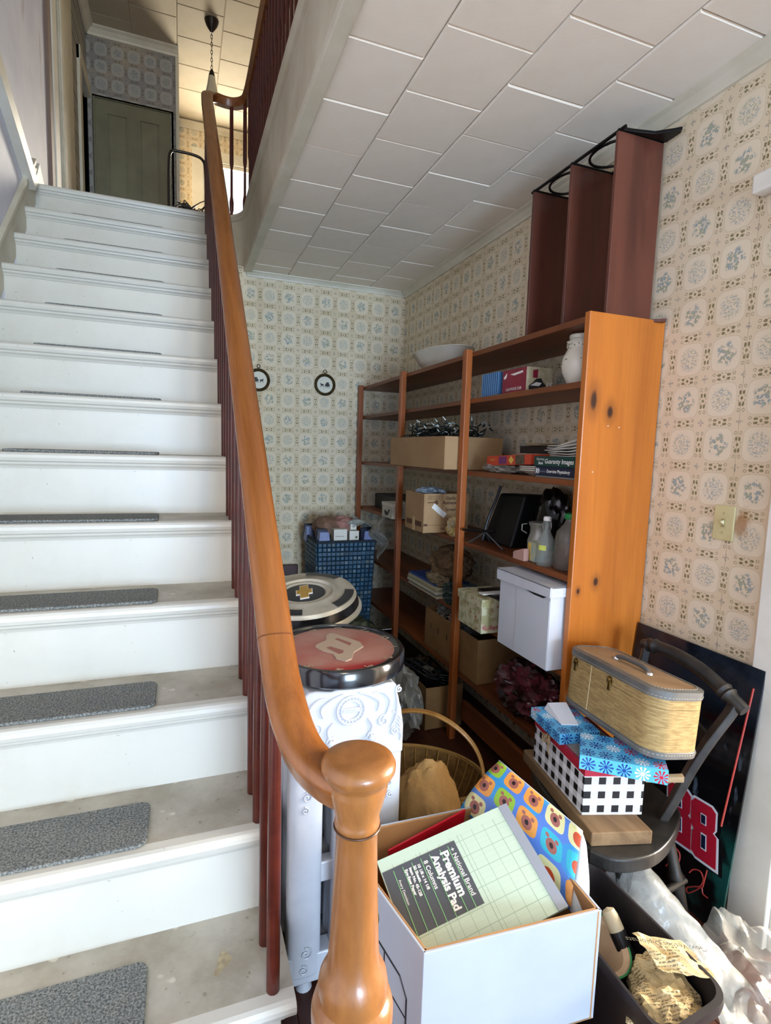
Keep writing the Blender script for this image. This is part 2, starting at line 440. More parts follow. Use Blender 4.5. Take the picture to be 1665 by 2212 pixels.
dm = MB().box(0.02, 0.06, YF - 0.045, YF - 0.005, 0.0, 2.12).box(0.06, 0.66, YF - 0.045, YF - 0.005, 0.0, 0.32).box(0.06, 0.66, YF - 0.045, YF - 0.005, 1.88, 2.12).box(0.66, 0.74, YF - 0.045, YF - 0.005, 0.0, 2.12).box(1.50, 1.58, YF - 0.045, YF - 0.005, 0.0, 2.12)
dm.box(0.74, 1.50, YF - 0.045, YF - 0.005, 0.0, 0.32).box(0.74, 1.50, YF - 0.045, YF - 0.005, 1.88, 2.12)
d2 = struct(dm.build('door_2', CREAM, bevel=0.003))
for _a, _b in ((0.06, 0.66), (0.74, 1.50)): MB().box(_a, _b, YF - 0.03, YF - 0.026, 0.32, 1.88).build('pane', GLASS, d2)

# lower ceiling: body and single tiles, staggered columns
cl = struct(MB().box(0.432, XW + 0.1, YF, YB + 0.08, ZC + 0.010, ZU - 0.02).build('ceiling', CEIL2))
def tile_mesh(w, l, t=0.011, ch=0.005):
    m = MB()
    m._add([(0, 0, t), (w, 0, t), (w, l, t), (0, l, t), (0, 0, ch), (w, 0, ch), (w, l, ch), (0, l, ch),
            (ch, ch, 0), (w - ch, ch, 0), (w - ch, l - ch, 0), (ch, l - ch, 0)],
           [(0, 1, 2, 3), (4, 5, 1, 0), (5, 6, 2, 1), (6, 7, 3, 2), (7, 4, 0, 3), (8, 9, 5, 4), (9, 10, 6, 5), (10, 11, 7, 6), (11, 8, 4, 7), (11, 10, 9, 8)])
    return m
random.seed(3)
PT = 0.303
for ci, (x0, x1, ph) in enumerate(((0.462, 0.706, 1.662), (0.709, 0.998, 1.514), (1.001, 1.302, 1.662), (1.305, XW - 0.002, 1.514))):
    first = None; ys = [ph + PT * k for k in range(-22, 8)]
    for y in ys:
        if y < YF + 0.02 or y + PT > YB + 0.02:
            if YF < y < YB - 0.03 and y + PT > YB:
                o = tile_mesh(x1 - x0, YB - y - 0.006).build('ceiling_tile', CEIL, cl); o.location = (x0, y, ZC + random.uniform(-.0015, .0015))
            continue
        if first is None:
            first = tile_mesh(x1 - x0, PT - 0.002).build('ceiling_tile', CEIL, cl); o = first
        else:
            o = sdup(first, 'ceiling_tile', (0, 0, 0))
        o.location = (x0, y, ZC + random.uniform(-.0015, .0015))
# crown trim on the right and back walls, flat trim along the stairwell edge
cove = [(0, 0), (0.045, 0), (0.045, -0.008), (0.030, -0.016), (0.014, -0.034), (0.010, -0.046), (0, -0.046)]
struct(MB().prism(cove, lambda u, v, h: (XW - u, h, ZC + v), YF, YB).build('trim_1', CREAM))
struct(MB().prism(cove, lambda u, v, h: (h, YB - u * 0.7, ZC + v * 0.8), 0.43, XW).build('trim_2', CREAM))
struct(MB().prism([(0.412, -0.014), (0.462, -0.014), (0.466, 0.004), (0.462, 0.016), (0.412, 0.022)], lambda u, v, h: (u, h, ZC + v), YF, YB - 0.004).build('trim_3', CREAM, bevel=0.003))

# upper floor edge (fascia) with its rounded corner running round to the stair head
path = [(0.425, YF)] + [(0.425, YF + 0.4 * k) for k in range(1, 21)] + [(0.425, 3.90)]
for k in range(1, 9):
    a = R(90 * k / 8); path.append((0.425 - 0.20 * (1 - math.cos(a)), 3.90 + 0.20 * math.sin(a)))
path += [(0.16, 4.10)]
def fascia(path, prof):
    m = MB(); n = len(path); k = len(prof); vs = []
    for i, (x, y) in enumerate(path):
        a = Vector(path[max(i - 1, 0)]); b = Vector(path[min(i + 1, n - 1)]); t = (b - a).normalized(); nn = Vector((-t.y, t.x))
        for d, z in prof: vs.append((x + nn.x * d, y + nn.y * d, z))
    fs = [(i * k + j, (i + 1) * k + j, (i + 1) * k + (j + 1) % k, i * k + (j + 1) % k) for i in range(n - 1) for j in range(k)]
    m._add(vs, fs); return m
FASC = flat('fascia_paint', '#d6ccb4', 0.5, c2='#b8a88c', scale=3.0, amt=0.8, bump=0.0008, bscale=20)
fa = struct(fascia(path, [(0.0, 2.600), (0.0, 2.955), (-0.02, 2.955), (-0.02, 2.600)]).build('wall_fascia', FASC, smooth=True))
fascia(path, [(0.0, 2.928), (0.012, 2.934), (0.016, 2.945), (0.024, 2.950), (0.026, 2.960), (0.022, 2.968), (-0.06, 2.968), (-0.06, 2.928)]).build('nosing', FASC, fa, smooth=True)
# upper floor: hall side, landing
UP = flat('upper_floor_boards', '#6b5238', 0.5, c2='#55402b')
um = MB().box(0.44, 3.0, YF, 7.9, 2.92, ZU).box(XL, 0.235, Y0 + 0.05, 4.13, 2.90, ZU).box(XL, 0.445, 4.13, 7.9, 2.90, ZU)
struct(um.build('floor_upper', UP))
# upper walls
struct(MB().box(3.0, 3.08, YF, 7.9, ZU, 5.5).build('wall_upper_right', CREAM))
YD, YW, ZUC = 6.50, 7.80, 5.43
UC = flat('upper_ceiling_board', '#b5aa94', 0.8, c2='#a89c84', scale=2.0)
uc = struct(MB().box(XL, 3.0, YF, 7.9, ZUC + 0.010, ZUC + 0.06).build('ceiling_upper', UC))
for ci, (x0, ph) in enumerate(((-0.826, 5.02), (-0.412, 5.20), (0.006, 5.02), (0.424, 5.20), (0.842, 5.02), (1.26, 5.20))):
    first = None
    for k in range(-3, 7):
        y = ph + 0.42 * k
        if y + 0.42 > YW + 0.02: continue
        if first is None: first = tile_mesh(0.414, 0.416).build('ceiling_tile', UC, uc); o = first
        else: o = sdup(first, 'ceiling_tile', (0, 0, 0))
        o.location = (x0 + 0.002, y, ZUC)
# wall with the grey-green door at the head of the stairs
MB_ = MB().box(XL, -0.78, YD, YD + 0.09, ZU, ZUC).box(-0.06, 0.0, YD, YD + 0.09, ZU, ZUC).box(-0.78, -0.06, YD, YD + 0.09, 4.815, ZUC)
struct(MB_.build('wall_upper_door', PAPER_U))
struct(MB().box(-0.012, 0.022, YD - 0.012, YD + 0.4, ZU, ZUC - 0.04).build('trim_4', CREAM, bevel=0.004))
struct(MB().prism(cove, lambda u, v, h: (h, YD - u * 1.6, ZUC + v * 1.6), XL, 0.02).build('trim_5', CREAM))
struct(MB().box(-0.012, 0.02, YD + 0.4, YW, ZU, ZUC).build('wall_hall_side', PAPER_F))
DGRN = flat('grey_green_door_paint', '#7d7a60', 0.5, c2='#716d55', scale=4.0, bump=0.0005, bscale=30)
dr = struct(MB().box(-0.765, -0.055, YD + 0.02, YD + 0.05, ZU + 0.01, 4.81).build('door_1', DGRN))
for z0, z1 in ((3.90, 4.69), (3.10, 3.75)):
    for x0, x1 in ((-0.655, -0.475), (-0.355, -0.175)):
        MB().box(x0 - .012, x0, YD + 0.008, YD + 0.02, z0, z1).box(x1, x1 + .012, YD + 0.008, YD + 0.02, z0, z1).box(x0, x1, YD + 0.008, YD + 0.02, z0, z0 + .012).box(x0, x1, YD + 0.008, YD + 0.02, z1 - .012, z1).build('panel_moulding', DGRN, dr)
        MB().box(x0 + .012, x1 - .012, YD + 0.014, YD + 0.02, z0 + .012, z1 - .012).build('door_panel', DGRN, dr, bevel=0.004)
for x0, x1, z0, z1 in ((-0.785, -0.765, ZU, 4.81), (-0.055, -0.035, ZU, 4.81), (-0.785, -0.035, 4.81, 4.83)):
    MB().box(x0, x1, YD + 0.0, YD + 0.06, z0, z1).build('door_stop', DGRN, dr)
struct(MB().box(0.0, 0.30, YW, YW + 0.1, ZU, ZUC).box(1.02, 3.0, YW, YW + 0.1, ZU, ZUC).box(0.30, 1.02, YW, YW + 0.1, ZU, 3.62).box(0.30, 1.02, YW, YW + 0.1, 5.03, ZUC).build('wall_far', PAPER_F))
window('window_2', 0.30, 1.02, 3.62, 5.03, YW + 0.02, 0.13, -1, 4.10)
struct(MB().prism(cove, lambda u, v, h: (h, YW - u * 1.6, ZUC + v * 1.6), 0.02, 3.0).build('trim_6', CREAM))
# left side of the landing: boards, a black gap, casing and a dark doorway
BRN = flat('brown_board_edge', '#7a6457', 0.5)
struct(MB().box(XL - 0.05, XL + 0.022, 4.56, 4.67, ZU, 5.43).build('trim_7', BRN, bevel=0.003))
struct(MB().box(XL - 0.05, XL + 0.030, 4.67, 4.83, ZU, 5.43).build('trim_8', WHITE, bevel=0.003))
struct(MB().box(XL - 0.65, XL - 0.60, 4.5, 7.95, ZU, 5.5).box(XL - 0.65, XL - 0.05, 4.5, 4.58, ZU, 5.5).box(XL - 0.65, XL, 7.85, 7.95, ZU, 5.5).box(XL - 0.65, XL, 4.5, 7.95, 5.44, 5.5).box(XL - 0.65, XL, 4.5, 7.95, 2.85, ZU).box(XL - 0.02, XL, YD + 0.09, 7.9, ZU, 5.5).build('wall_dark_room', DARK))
ca = struct(MB().box(XL - 0.03, XL + 0.024, 4.96, 5.52, ZU, 5.43).build('trim_9', CREAM, bevel=0.004))
MB().box(XL - 0.03, XL + 0.036, 4.98, 5.06, ZU, 5.43).build('casing_band', CREAM, ca, bevel=0.006)
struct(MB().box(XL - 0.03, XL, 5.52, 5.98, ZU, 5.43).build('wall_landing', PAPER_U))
struct(MB().box(XL - 0.03, XL + 0.024, 5.90, 6.02, ZU, 4.90).box(XL - 0.03, XL + 0.03, 5.90, YD, 4.78, 4.90).build('trim_10', CREAM, bevel=0.004))
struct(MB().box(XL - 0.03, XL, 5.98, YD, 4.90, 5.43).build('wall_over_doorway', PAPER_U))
struct(MB().prism(cove, lambda u, v, h: (XL + u * 1.6, h, ZUC + v * 1.6), 4.9, YD).build('trim_11', CREAM))
# skirt board climbing the left wall, mitred tip and the lighter board coming down to it
def nz(y): return ZU + (y - Y0) / T * RZ          # line through the step nosings
sk = [(0.6, nz(0.6) - 0.15), (0.6, nz(0.6) + 0.10), (4.03, nz(4.03) + 0.10), (4.20, 3.10), (4.20, 2.98), (4.03, nz(4.03) - 0.15)]
struct(MB().prism(sk, lambda u, v, h: (h, u, v), XL, XL + 0.012).build('trim_12', CREAM, bevel=0.002))
struct(MB().prism([(0.6, nz(0.6) + 0.10), (0.6, nz(0.6) + 0.125), (4.05, nz(4.05) + 0.135), (4.05, nz(4.05) + 0.10)], lambda u, v, h: (h, u, v), XL, XL + 0.028).build('trim_13', CREAM, bevel=0.003))
struct(MB().prism([(4.05, 2.97), (4.20, 3.14), (4.44, 2.97)], lambda u, v, h: (h, u, v), XL, XL + 0.016).build('trim_14', WHITE, bevel=0.003))
struct(MB().prism([(2.9, 3.37), (2.9, 3.26), (3.90, 2.86), (3.98, 2.94)], lambda u, v, h: (h, u, v), XL, XL + 0.05).build('trim_15', WHITE, bevel=0.004))
# casing of the doorway on the right wall
rc = struct(MB().box(XW - 0.022, XW, 0.955, 1.072, 0.0, 2.17).build('trim_16', WHITE, bevel=0.004))
MB().box(XW - 0.05, XW, 0.0, 1.20, 2.172, 2.225).build('head_cap', WHITE, rc, bevel=0.006)
MB().box(XW - 0.030, XW, 0.0, 1.10, 2.06, 2.172).build('head_casing', WHITE, rc, bevel=0.003)
d3 = struct(MB().box(XW - 0.004, XW + 0.104, 0.935, 0.955, 0.0, 2.06).box(XW - 0.004, XW + 0.104, 0.12, 0.14, 0.0, 2.06).box(XW - 0.004, XW + 0.104, 0.12, 0.955, 2.04, 2.06).build('door_3', WHITE, bevel=0.002))
# strip of old baseboard on the back wall
bb = struct(MB().box(0.22, 0.80, YB - 0.018, YB, 0.0, 0.485).build('baseboard_back', WHITE))
MB().box(0.22, 0.80, YB - 0.034, YB, 0.485, 0.565).build('cap_rail', wood('dark_cap_wood', '#4a1f17', '#2c120d', 'X', 0.4), bb, bevel=0.006)
# ------------------------------------------------------------------ staircase
st = thing('staircase', 'white painted wooden staircase with worn dirty treads', 'staircase', (-0.33, 1.04, 0.0))
nos = [(0.028, -0.036), (0.010, -0.036), (0.002, -0.031), (-0.002, -0.020), (-0.001, -0.010), (0.005, -0.003), (0.014, 0.0), (0.040, 0.0), (0.040, -0.036)]
tr0 = rs0 = cv0 = None
for k in range(0, 13):
    y = Y0 - k * T; z = ZU - k * RZ
    if k > 0:
        if tr0 is None:
            m = MB().prism(nos, lambda u, v, h: (h, y + u, z + v), XL + 0.012, 0.222)
            m.box(XL + 0.012, 0.222, y + 0.04, y + T + 0.03, z - 0.036, z, 1)
            m.mi[1 + 2 + 6] = 1
            tr0 = m.build('tread', [RISER, TREAD], st); zy = (y, z)
        else: sdup(tr0, 'tread', (0, y - zy[0], z - zy[1]))
    else:
        MB().prism(nos, lambda u, v, h: (h, y + u, z + v), XL, 0.24).build('landing_nosing', RISER, st)
    if rs0 is None:
        rs0 = MB().box(XL + 0.012, 0.192, y + 0.028, y + 0.046, z - RZ - 0.02, z - 0.034).build('riser', RISER, st); ry = (y, z)
        cv0 = MB().prism([(0.028, -0.036), (0.010, -0.036), (0.012, -0.043), (0.020, -0.050), (0.024, -0.058), (0.028, -0.058)], lambda u, v, h: (h, y + u, z + v), XL + 0.012, 0.200).build('nosing_cove', RISER, st)
    else:
        sdup(rs0, 'riser', (0, y - ry[0], z - ry[1])); sdup(cv0, 'nosing_cove', (0, y - ry[0], z - ry[1]))
# stringer and boarded side under the stairs
side = [(Y0 - 12 * T + 0.03, 0.0)]
for k in range(12, 0, -1):
    side += [(Y0 - k * T + 0.03, ZU - k * RZ - 0.04), (Y0 - (k - 1) * T + 0.03, ZU - k * RZ - 0.04)]
side += [(Y0 + 0.03, 2.62), (YB - 0.002, 2.62), (YB - 0.002, 0.0)]
MB().prism(side, lambda u, v, h: (h, u, v), 0.180, 0.194).build('side_boarding', flat('stair_side_paint', '#cfcabb', 0.5, c2='#a39c8c'), st)
# carpet grip strips, one per tread
def carpet():
    g = G('grey_loop_carpet', 0.95, 0.0, 0.1)
    n = g.noise(g.V(), 210.0, 2.0, 0.7); n2 = g.noise(g.V(), 30.0, 3.0)
    g.col(g.mix(g.ss(n, 0.3, 0.72), g.mix(n2, '#4a4d50', '#585a56'), g.mix(n2, '#8f9696', '#a5a398')))
    g.bump(n, 0.004, 1.0); return g.mat
CARPET = carpet()
words = ['topmost', 'second from the top', 'third from the top', 'fourth from the top', 'fifth from the top', 'sixth from the top',
         'sixth from the bottom', 'fifth from the bottom', 'fourth from the bottom', 'third from the bottom', 'second from the bottom', 'lowest']
def rrect(x0, x1, y0, y1, r, n=5):
    out = []
    for cx_, cy_, a0 in ((x1 - r, y1 - r, 0), (x0 + r, y1 - r, 90), (x0 + r, y0 + r, 180), (x1 - r, y0 + r, 270)):
        for i in range(n + 1):
            a = R(a0 + 90 * i / n); out.append((cx_ + r * math.cos(a), cy_ + r * math.sin(a)))
    return out
mat0 = None
random.seed(11)
for k in range(1, 13):
    y = Y0 - k * T; z = ZU - k * RZ
    lab = 'grey carpet strip on the %s stair tread' % words[k - 1]
    if mat0 is None:
        mat0 = MB().prism(rrect(-0.260, 0.260, 0.0, 0.172, 0.025), lambda u, v, h: (u, v, h), 0.0, 0.009).build('stair_carpet_strip', CARPET, bevel=0.003)
        o = mat0
    else: o = sdup(mat0, 'stair_carpet_strip', (0, 0, 0))
    o.location = (-0.338 + random.uniform(-.008, .008), y + 0.028, z + 0.0005)
    tag(o, lab, 'carpet strip', 'carpet strips on the stair treads')

# ------------------------------------------------------------------ railing: newel, handrail, balusters
rl = thing('stair_railing', 'polished wooden stair railing with turned newel and dark balusters', 'railing', (0.262, 0.78, 0.0))
HR = wood('honey_handrail_wood', '#9a5f2e', '#653615', 'S', 0.26, 22.0, 14.0, spec=0.6, band=1.0)
NW = wood('newel_wood', '#a9713d', '#6d3f1c', 'Z', 0.28, 16.0, 5.0, spec=0.6, band=1.1)
BAL = flat('red_brown_baluster_varnish', '#5d2417', 0.28, c2='#43170f', scale=9.0)
def rz(y): return nz(y) + 0.771
xr = lambda y: XB
P = [(0.262, 0.785, 0.892), (0.226, 0.815, 0.898), (0.197, 0.865, 0.912), (0.182, 0.925, 0.940), (XB, 1.0, 0.976), (XB, 1.06, rz(1.06))]
P += [(XB, y_, rz(y_)) for y_ in (1.13, 1.22, 1.34, 1.50, 1.72, 2.0, 2.3, 2.6, 2.9, 3.2, 3.46, 3.62)]
P += [(XB, 3.76, rz(3.76)), (XB + 0.001, 3.88, rz(3.88)), (XB + 0.008, 3.99, 3.685)]
P += [(XB + 0.045, 4.085, 3.735), (XB + 0.12, 4.115, 3.740), (XB + 0.19, 4.105, 3.738), (XB + 0.250, 4.05, 3.738), (0.445, 3.95, 3.74), (0.449, 3.7, 3.74)]
P += [(0.449, 3.6 - 0.4 * i, 3.74) for i in range(1, 20)]
prof = [(-0.020, -0.058), (0.020, -0.058), (0.027, -0.046), (0.030, -0.032), (0.036, -0.022), (0.036, -0.012), (0.030, -0.004), (0.016, 0.0), (0.0, 0.0015), (-0.016, 0.0), (-0.030, -0.004), (-0.036, -0.012), (-0.036, -0.022), (-0.030, -0.032), (-0.027, -0.046)]
hr = MB().sweep(catmull(P, 5), prof).build('handrail', HR, rl, smooth=True)
MB().sweep([(XB, 1.0790, rz(1.0790)), (XB, 1.0806, rz(1.0806))], [(a * 1.012, b * 1.012 + 0.0006) for a, b in prof]).build('scarf_joint', flat('joint_line', '#6a3a18', 0.5), rl)
nprof = [(0.0, 0.927), (0.030, 0.9265), (0.047, 0.925), (0.056, 0.920), (0.0600, 0.912), (0.0595, 0.904), (0.0545, 0.894), (0.0482, 0.887), (0.0468, 0.882), (0.0478, 0.875), (0.0462, 0.866),
         (0.041, 0.846), (0.0375, 0.833), (0.0355, 0.822), (0.0365, 0.818), (0.0372, 0.813), (0.0362, 0.808), (0.0335, 0.804), (0.0340, 0.770), (0.036, 0.715), (0.0385, 0.655), (0.041, 0.600), (0.0435, 0.565),
         (0.050, 0.553), (0.0560, 0.540), (0.0590, 0.523), (0.0570, 0.508), (0.0575, 0.503), (0.0650, 0.497), (0.0690, 0.482), (0.0690, 0.462), (0.064, 0.444), (0.054, 0.430), (0.050, 0.415), (0.052, 0.330), (0.058, 0.300), (0.060, 0.0)]
MB().lathe(nprof[::-1], (0.262, 0.785, 0), 48).build('newel_post', NW, rl, smooth=True)
MB().tube([(0.262 + 0.0372 * math.cos(2 * math.pi * i / 36), 0.785 + 0.0372 * math.sin(2 * math.pi * i / 36), 0.806) for i in range(36)], 0.0016, 6, loop=True).build('turned_ring', flat('ring_shade', '#4a2a12', 0.4), rl, smooth=True)
# stair balusters, two to a tread
bp = [(0.0145, 0.0), (0.0150, 0.10), (0.0148, 0.30), (0.0135, 0.55), (0.0120, 0.78)]
b0 = None
for k in range(12, 0, -1):
    for d in (0.045, 0.168):
        y = Y0 - k * T + d; z = ZU - k * RZ; top = rz(y) - 0.055 - z
        o = MB().lathe([(r, zz * top / 0.78) for r, zz in bp], (0, 0, 0), 12).build('baluster', BAL, rl, smooth=True, local=True)
        o.location = Vector((XB, y, z)) - Vector(rl['base'])
up = MB().lathe([(0.014, 0.0), (0.014, 0.03), (0.009, 0.05), (0.0135, 0.07), (0.0145, 0.12), (0.0085, 0.16), (0.008, 0.33), (0.0135, 0.37), (0.013, 0.55), (0.012, 0.735)], (0, 0, 0), 12)
u0 = None
spots = [(0.345, 4.105), (0.428, 4.05)] + [(0.449, 3.95 - 0.098 * i) for i in range(0, 40)]
for x, y in spots:
    if u0 is None: u0 = up.build('baluster', BAL, rl, smooth=True, local=True); o = u0
    else: o = sdup(u0, 'baluster', (0, 0, 0))
    o.location = Vector((x, y, 2.955)) - Vector(rl['base'])
# flaked patch on the lowest tread
MB().prism([(0.085, 1.216), (0.101, 1.191), (0.090, 1.175), (0.080, 1.170), (0.066, 1.153), (0.058, 1.161), (0.066, 1.182), (0.073, 1.21)][::-1], lambda u, v, h: (u, v, h), 0.2275, 0.2287).build('flaked_patch', flat('bare_old_paint', '#b9ac88', 0.7, c2='#93846a', scale=60), st)
# ------------------------------------------------------------------ bookcase
XF = 1.261
PINE = wood('orange_pine', '#cf7a2c', '#9c5118', 'Z', 0.33, 11.0, 16.0, spec=0.55, band=0.9,
            knots=((1.372 - 1.42, 1.508 - 2.7, 1.565, 0.011, 1.7), (1.30 - 1.42, 1.508 - 2.7, 1.60, 0.012, 2.4), (1.364 - 1.42, 1.508 - 2.7, 0.975, 0.009, 1.6), (1.29 - 1.42, 1.508 - 2.7, 0.945, 0.006, 1.5)))
POST = wood('post_pine', '#a85a22', '#6d3312', 'Z', 0.4, 8.0, 10.0)
SHELF = wood('shelf_pine', '#8a4a20', '#552a10', 'Y', 0.45, 8.0, 12.0)
bk = thing('bookcase', 'tall open pine bookcase with three bays against the wallpapered wall', 'bookcase', (1.42, 2.7, 0.0))
MB().box(XF, XW - 0.004, 1.508, 1.533, 0.0, 1.888).build('side_panel', PINE, bk, bevel=0.003)
LEV = [1.876, 1.664, 1.330, 0.994, 0.650, 0.345]
for z in LEV:
    MB().box(XF + 0.004, XW - 0.004, 1.534, 3.945, z - 0.022, z).build('shelf_board', SHELF, bk, bevel=0.002)
for y in (2.285, 3.075, 3.895):
    MB().box(XF - 0.028, XF + 0.003, y, y + 0.040, 0.0, 1.886).build('post', POST, bk, bevel=0.003)
MB().box(XF + 0.03, XF + 0.05, 1.55, 2.28, 0.10, 0.20).build('kick_board', SHELF, bk, bevel=0.002)
NAIL = flat('nail_head', '#e8e0d0', 0.3, 0.6)
for x, z in ((1.367, 1.518), (1.415, 1.515), (1.315, 1.36)):
    MB().ico((x, 1.507, z), (0.003, 0.002, 0.003), 1).build('nail', NAIL, bk)

# ------------------------------------------------------------------ wall shelf standing on end on top
MAHO = wood('mahogany_shelf', '#6b3a2a', '#45221a', 'Z', 0.35, 7.0, 8.0)
IRON = flat('black_iron', '#14100f', 0.4, 0.6)
ws = thing('iron_bracket_shelf', 'three board mahogany shelf unit with black scroll ends standing on the bookcase', 'shelf unit', (1.46, 1.8, 1.877))
for y, x0 in ((1.565, 1.375), (1.800, 1.378), (2.035, 1.378)):
    MB().box(x0, 1.572, y, y + 0.014, 1.890, 2.492).build('shelf_board', MAHO, ws, bevel=0.002)
for z, nm in ((2.497, 'iron_end_frame'), (1.884, 'iron_end_frame')):
    e = MB(); t = 0.006
    e.tube([(1.384, 1.545, z), (1.384, 2.06, z)], t, 8); e.tube([(1.566, 1.545, z), (1.566, 2.06, z)], t, 8)
    for y in (1.572, 1.807, 2.042): e.tube([(1.378, y, z), (1.572, y, z)], t, 8)
    for yc in (1.690, 1.925):
        e.tube([(1.475 + 0.078 * math.cos(2 * math.pi * i / 24), yc + 0.098 * math.sin(2 * math.pi * i / 24), z) for i in range(24)], 0.005, 8, loop=True)
    e.build(nm, IRON, ws, smooth=True)
    MB().prism([(1.380, 1.560), (1.575, 1.560), (1.572, 1.500), (1.560, 1.480), (1.545, 1.496), (1.50, 1.535), (1.43, 1.552)], lambda u, v, h: (u, v, h), z - 0.005, z + 0.006).build('iron_foot', MAHO if z < 2 else IRON, ws, bevel=0.002)

# ------------------------------------------------------------------ pitcher, bowl, boxes on the upper shelves
CER = flat('cream_ceramic', '#d9d2c1', 0.12, c2='#cec6b2', scale=8.0, spec=0.6)
INK = flat('dark_print', '#2a2522', 0.6)
GRN = flat('sprig_green', '#5c6347', 0.6); PNK = flat('sprig_pink', '#a3685c', 0.6)
pt = thing('lidded_pitcher', 'cream ceramic lidded pitcher with tiny sprigs at the bookcase end', 'pitcher', (1.352, 1.655, 1.6645))
MB().lathe([(0.0, 0.0), (0.036, 0.0), (0.040, 0.006), (0.058, 0.045), (0.064, 0.075), (0.060, 0.100), (0.047, 0.125), (0.043, 0.138), (0.045, 0.150), (0.050, 0.156), (0.046, 0.157), (0.040, 0.150), (0.0, 0.148)], (1.352, 1.655, 1.6645), 36).build('body', CER, pt, smooth=True)
MB().lathe([(0.036, 0.150), (0.037, 0.163), (0.041, 0.166), (0.041, 0.178), (0.038, 0.181), (0.0, 0.182)], (1.352, 1.655, 1.6645), 32).build('lid', CER, pt, smooth=True)
MB().tube(catmull([(1.352, 1.703, 1.812), (1.352, 1.715, 1.818), (1.352, 1.722, 1.820)], 4), [0.016] * 4 + [0.012] * 2 + [0.010] * 2 + [0.006], 10).build('spout', CER, pt, smooth=True)
random.seed(5); sm = MB()
for i in range(26):
    a = R(random.uniform(140, 290)); zz = random.choice([0.128, 0.134, 0.140, 0.145, 0.147, 0.09, 0.05, 0.075, 0.11])
    rr = {0.128: .0462, 0.134: .0445, 0.140: .0437, 0.145: .0445, 0.147: .045, 0.09: .0627, 0.05: .0592, 0.075: .0642, 0.11: .0552}[zz]
    sm.ico((1.352 + rr * math.cos(a), 1.655 + rr * math.sin(a), 1.6645 + zz), (0.0015, 0.0015, 0.0030), 1)
sm.build('sprig_print', GRN, pt)

bw = thing('serving_bowl', 'cream oval serving bowl on top of the bookcase', 'bowl', (1.42, 2.93, 1.8765))
MB().lathe([(0.0, 0.004), (0.07, 0.004), (0.08, 0.0), (0.086, 0.004), (0.125, 0.040), (0.150, 0.072), (0.160, 0.078), (0.158, 0.081), (0.146, 0.075), (0.120, 0.042), (0.082, 0.010), (0.0, 0.009)], (0, 0, 0), 40, M=Matrix.Translation((1.42, 2.93, 1.8765)) @ Matrix.Diagonal((0.92, 1.72, 1.35, 1))).build('dish', CER, bw, smooth=True)
sm = MB()
for i in range(7): sm.ico((1.315 + i * 0.002, 2.99 - i * 0.022, 1.918 + 0.006 * math.sin(i * 2)), (0.002, 0.006, 0.003), 1)
sm.build('sprig_print', PNK, bw)

# red model-car box, blue netted box
def carton(name, label, x0, x1, y0, y1, z0, z1, mat, cat='box', bevel=0.0015, M=None):
    t = thing(name, label, cat, ((x0 + x1) / 2, (y0 + y1) / 2, z0))
    MB().box(x0, x1, y0, y1, z0, z1, M=M).build('carton', mat, t, bevel=bevel)
    return t
RED = flat('maroon_card', '#8c2338', 0.4, c2='#7b1c30'); WPR = flat('white_print', '#e6e2da', 0.5)
rb = carton('model_car_box', 'maroon model car box with race car picture and number 15', 1.300, 1.425, 1.905, 2.08, 1.6645, 1.765, RED)
CRM = flat('cream_card', '#c9bd9c', 0.5, c2='#a99b77', scale=30)
MB().box(1.3005, 1.4245, 1.9035, 1.905, 1.667, 1.764).build('picture_panel', CRM, rb)
lettering('15', 0.034, WPR, rb, (1.407, 1.9033, 1.694), (1, 0, 0), (0, 0, 1), name='number', fat=0.0012, shear=0.2)
carm = MB()
carm.prism([(1.312, 1.675), (1.312, 1.69), (1.330, 1.702), (1.345, 1.718), (1.368, 1.722), (1.380, 1.705), (1.392, 1.695), (1.392, 1.680), (1.37, 1.672)], lambda u, v, h: (u, h, v), 1.9015, 1.9034)
carm.build('car_picture', INK, rb)
MB().prism([(1.33, 1.722), (1.33, 1.752), (1.352, 1.756), (1.352, 1.722)], lambda u, v, h: (u, h, v), 1.9015, 1.9034).build('driver_picture', RED, rb)
MB().prism([(1.318, 1.690), (1.345, 1.705), (1.372, 1.703), (1.36, 1.690)], lambda u, v, h: (u, h, v), 1.9008, 1.9016).build('car_stripe', WPR, rb)
lettering('1:24 STOCK CAR', 0.0155, WPR, rb, (1.2995, 1.992, 1.683), (0, -1, 0), (0, 0, 1), fat=0.0004)
MB().prism([(2.07, 1.735), (2.045, 1.752), (2.05, 1.735), (2.06, 1.728)], lambda u, v, h: (h, u, v), 1.2985, 1.3).build('swoosh_print', WPR, rb)
MB().prism([(2.02, 1.745), (1.93, 1.752), (1.93, 1.744), (1.99, 1.738)], lambda u, v, h: (h, u, v), 1.2985, 1.3).build('swoosh_print', WPR, rb)
def net_mat():
    g = G('blue_net', 0.5); u, v = g.uv()
    a = ((u + v) / 0.0095).fract() - 0.5; b = ((u - v) / 0.0095).fract() - 0.5
    w = (a.abs() > 0.36).mx(b.abs() > 0.36)
    g.col(g.mix(w, '#14304f', '#5b8fbf')); g.bump(w, 0.001); return g.mat
nb = carton('netted_box', 'small box in blue netting beside the model car box', 1.292, 1.36, 2.102, 2.235, 1.6645, 1.768, net_mat())
sm = MB()
for i in range(9):
    sm.tube([(1.2905, 2.10 + 0.0165 * i, 1.666), (1.2905, 2.10 + 0.0165 * i, 1.768)], 0.0009, 5)
sm.build('net_cord', flat('net_cord_blue', '#6d9cc6', 0.5), nb)

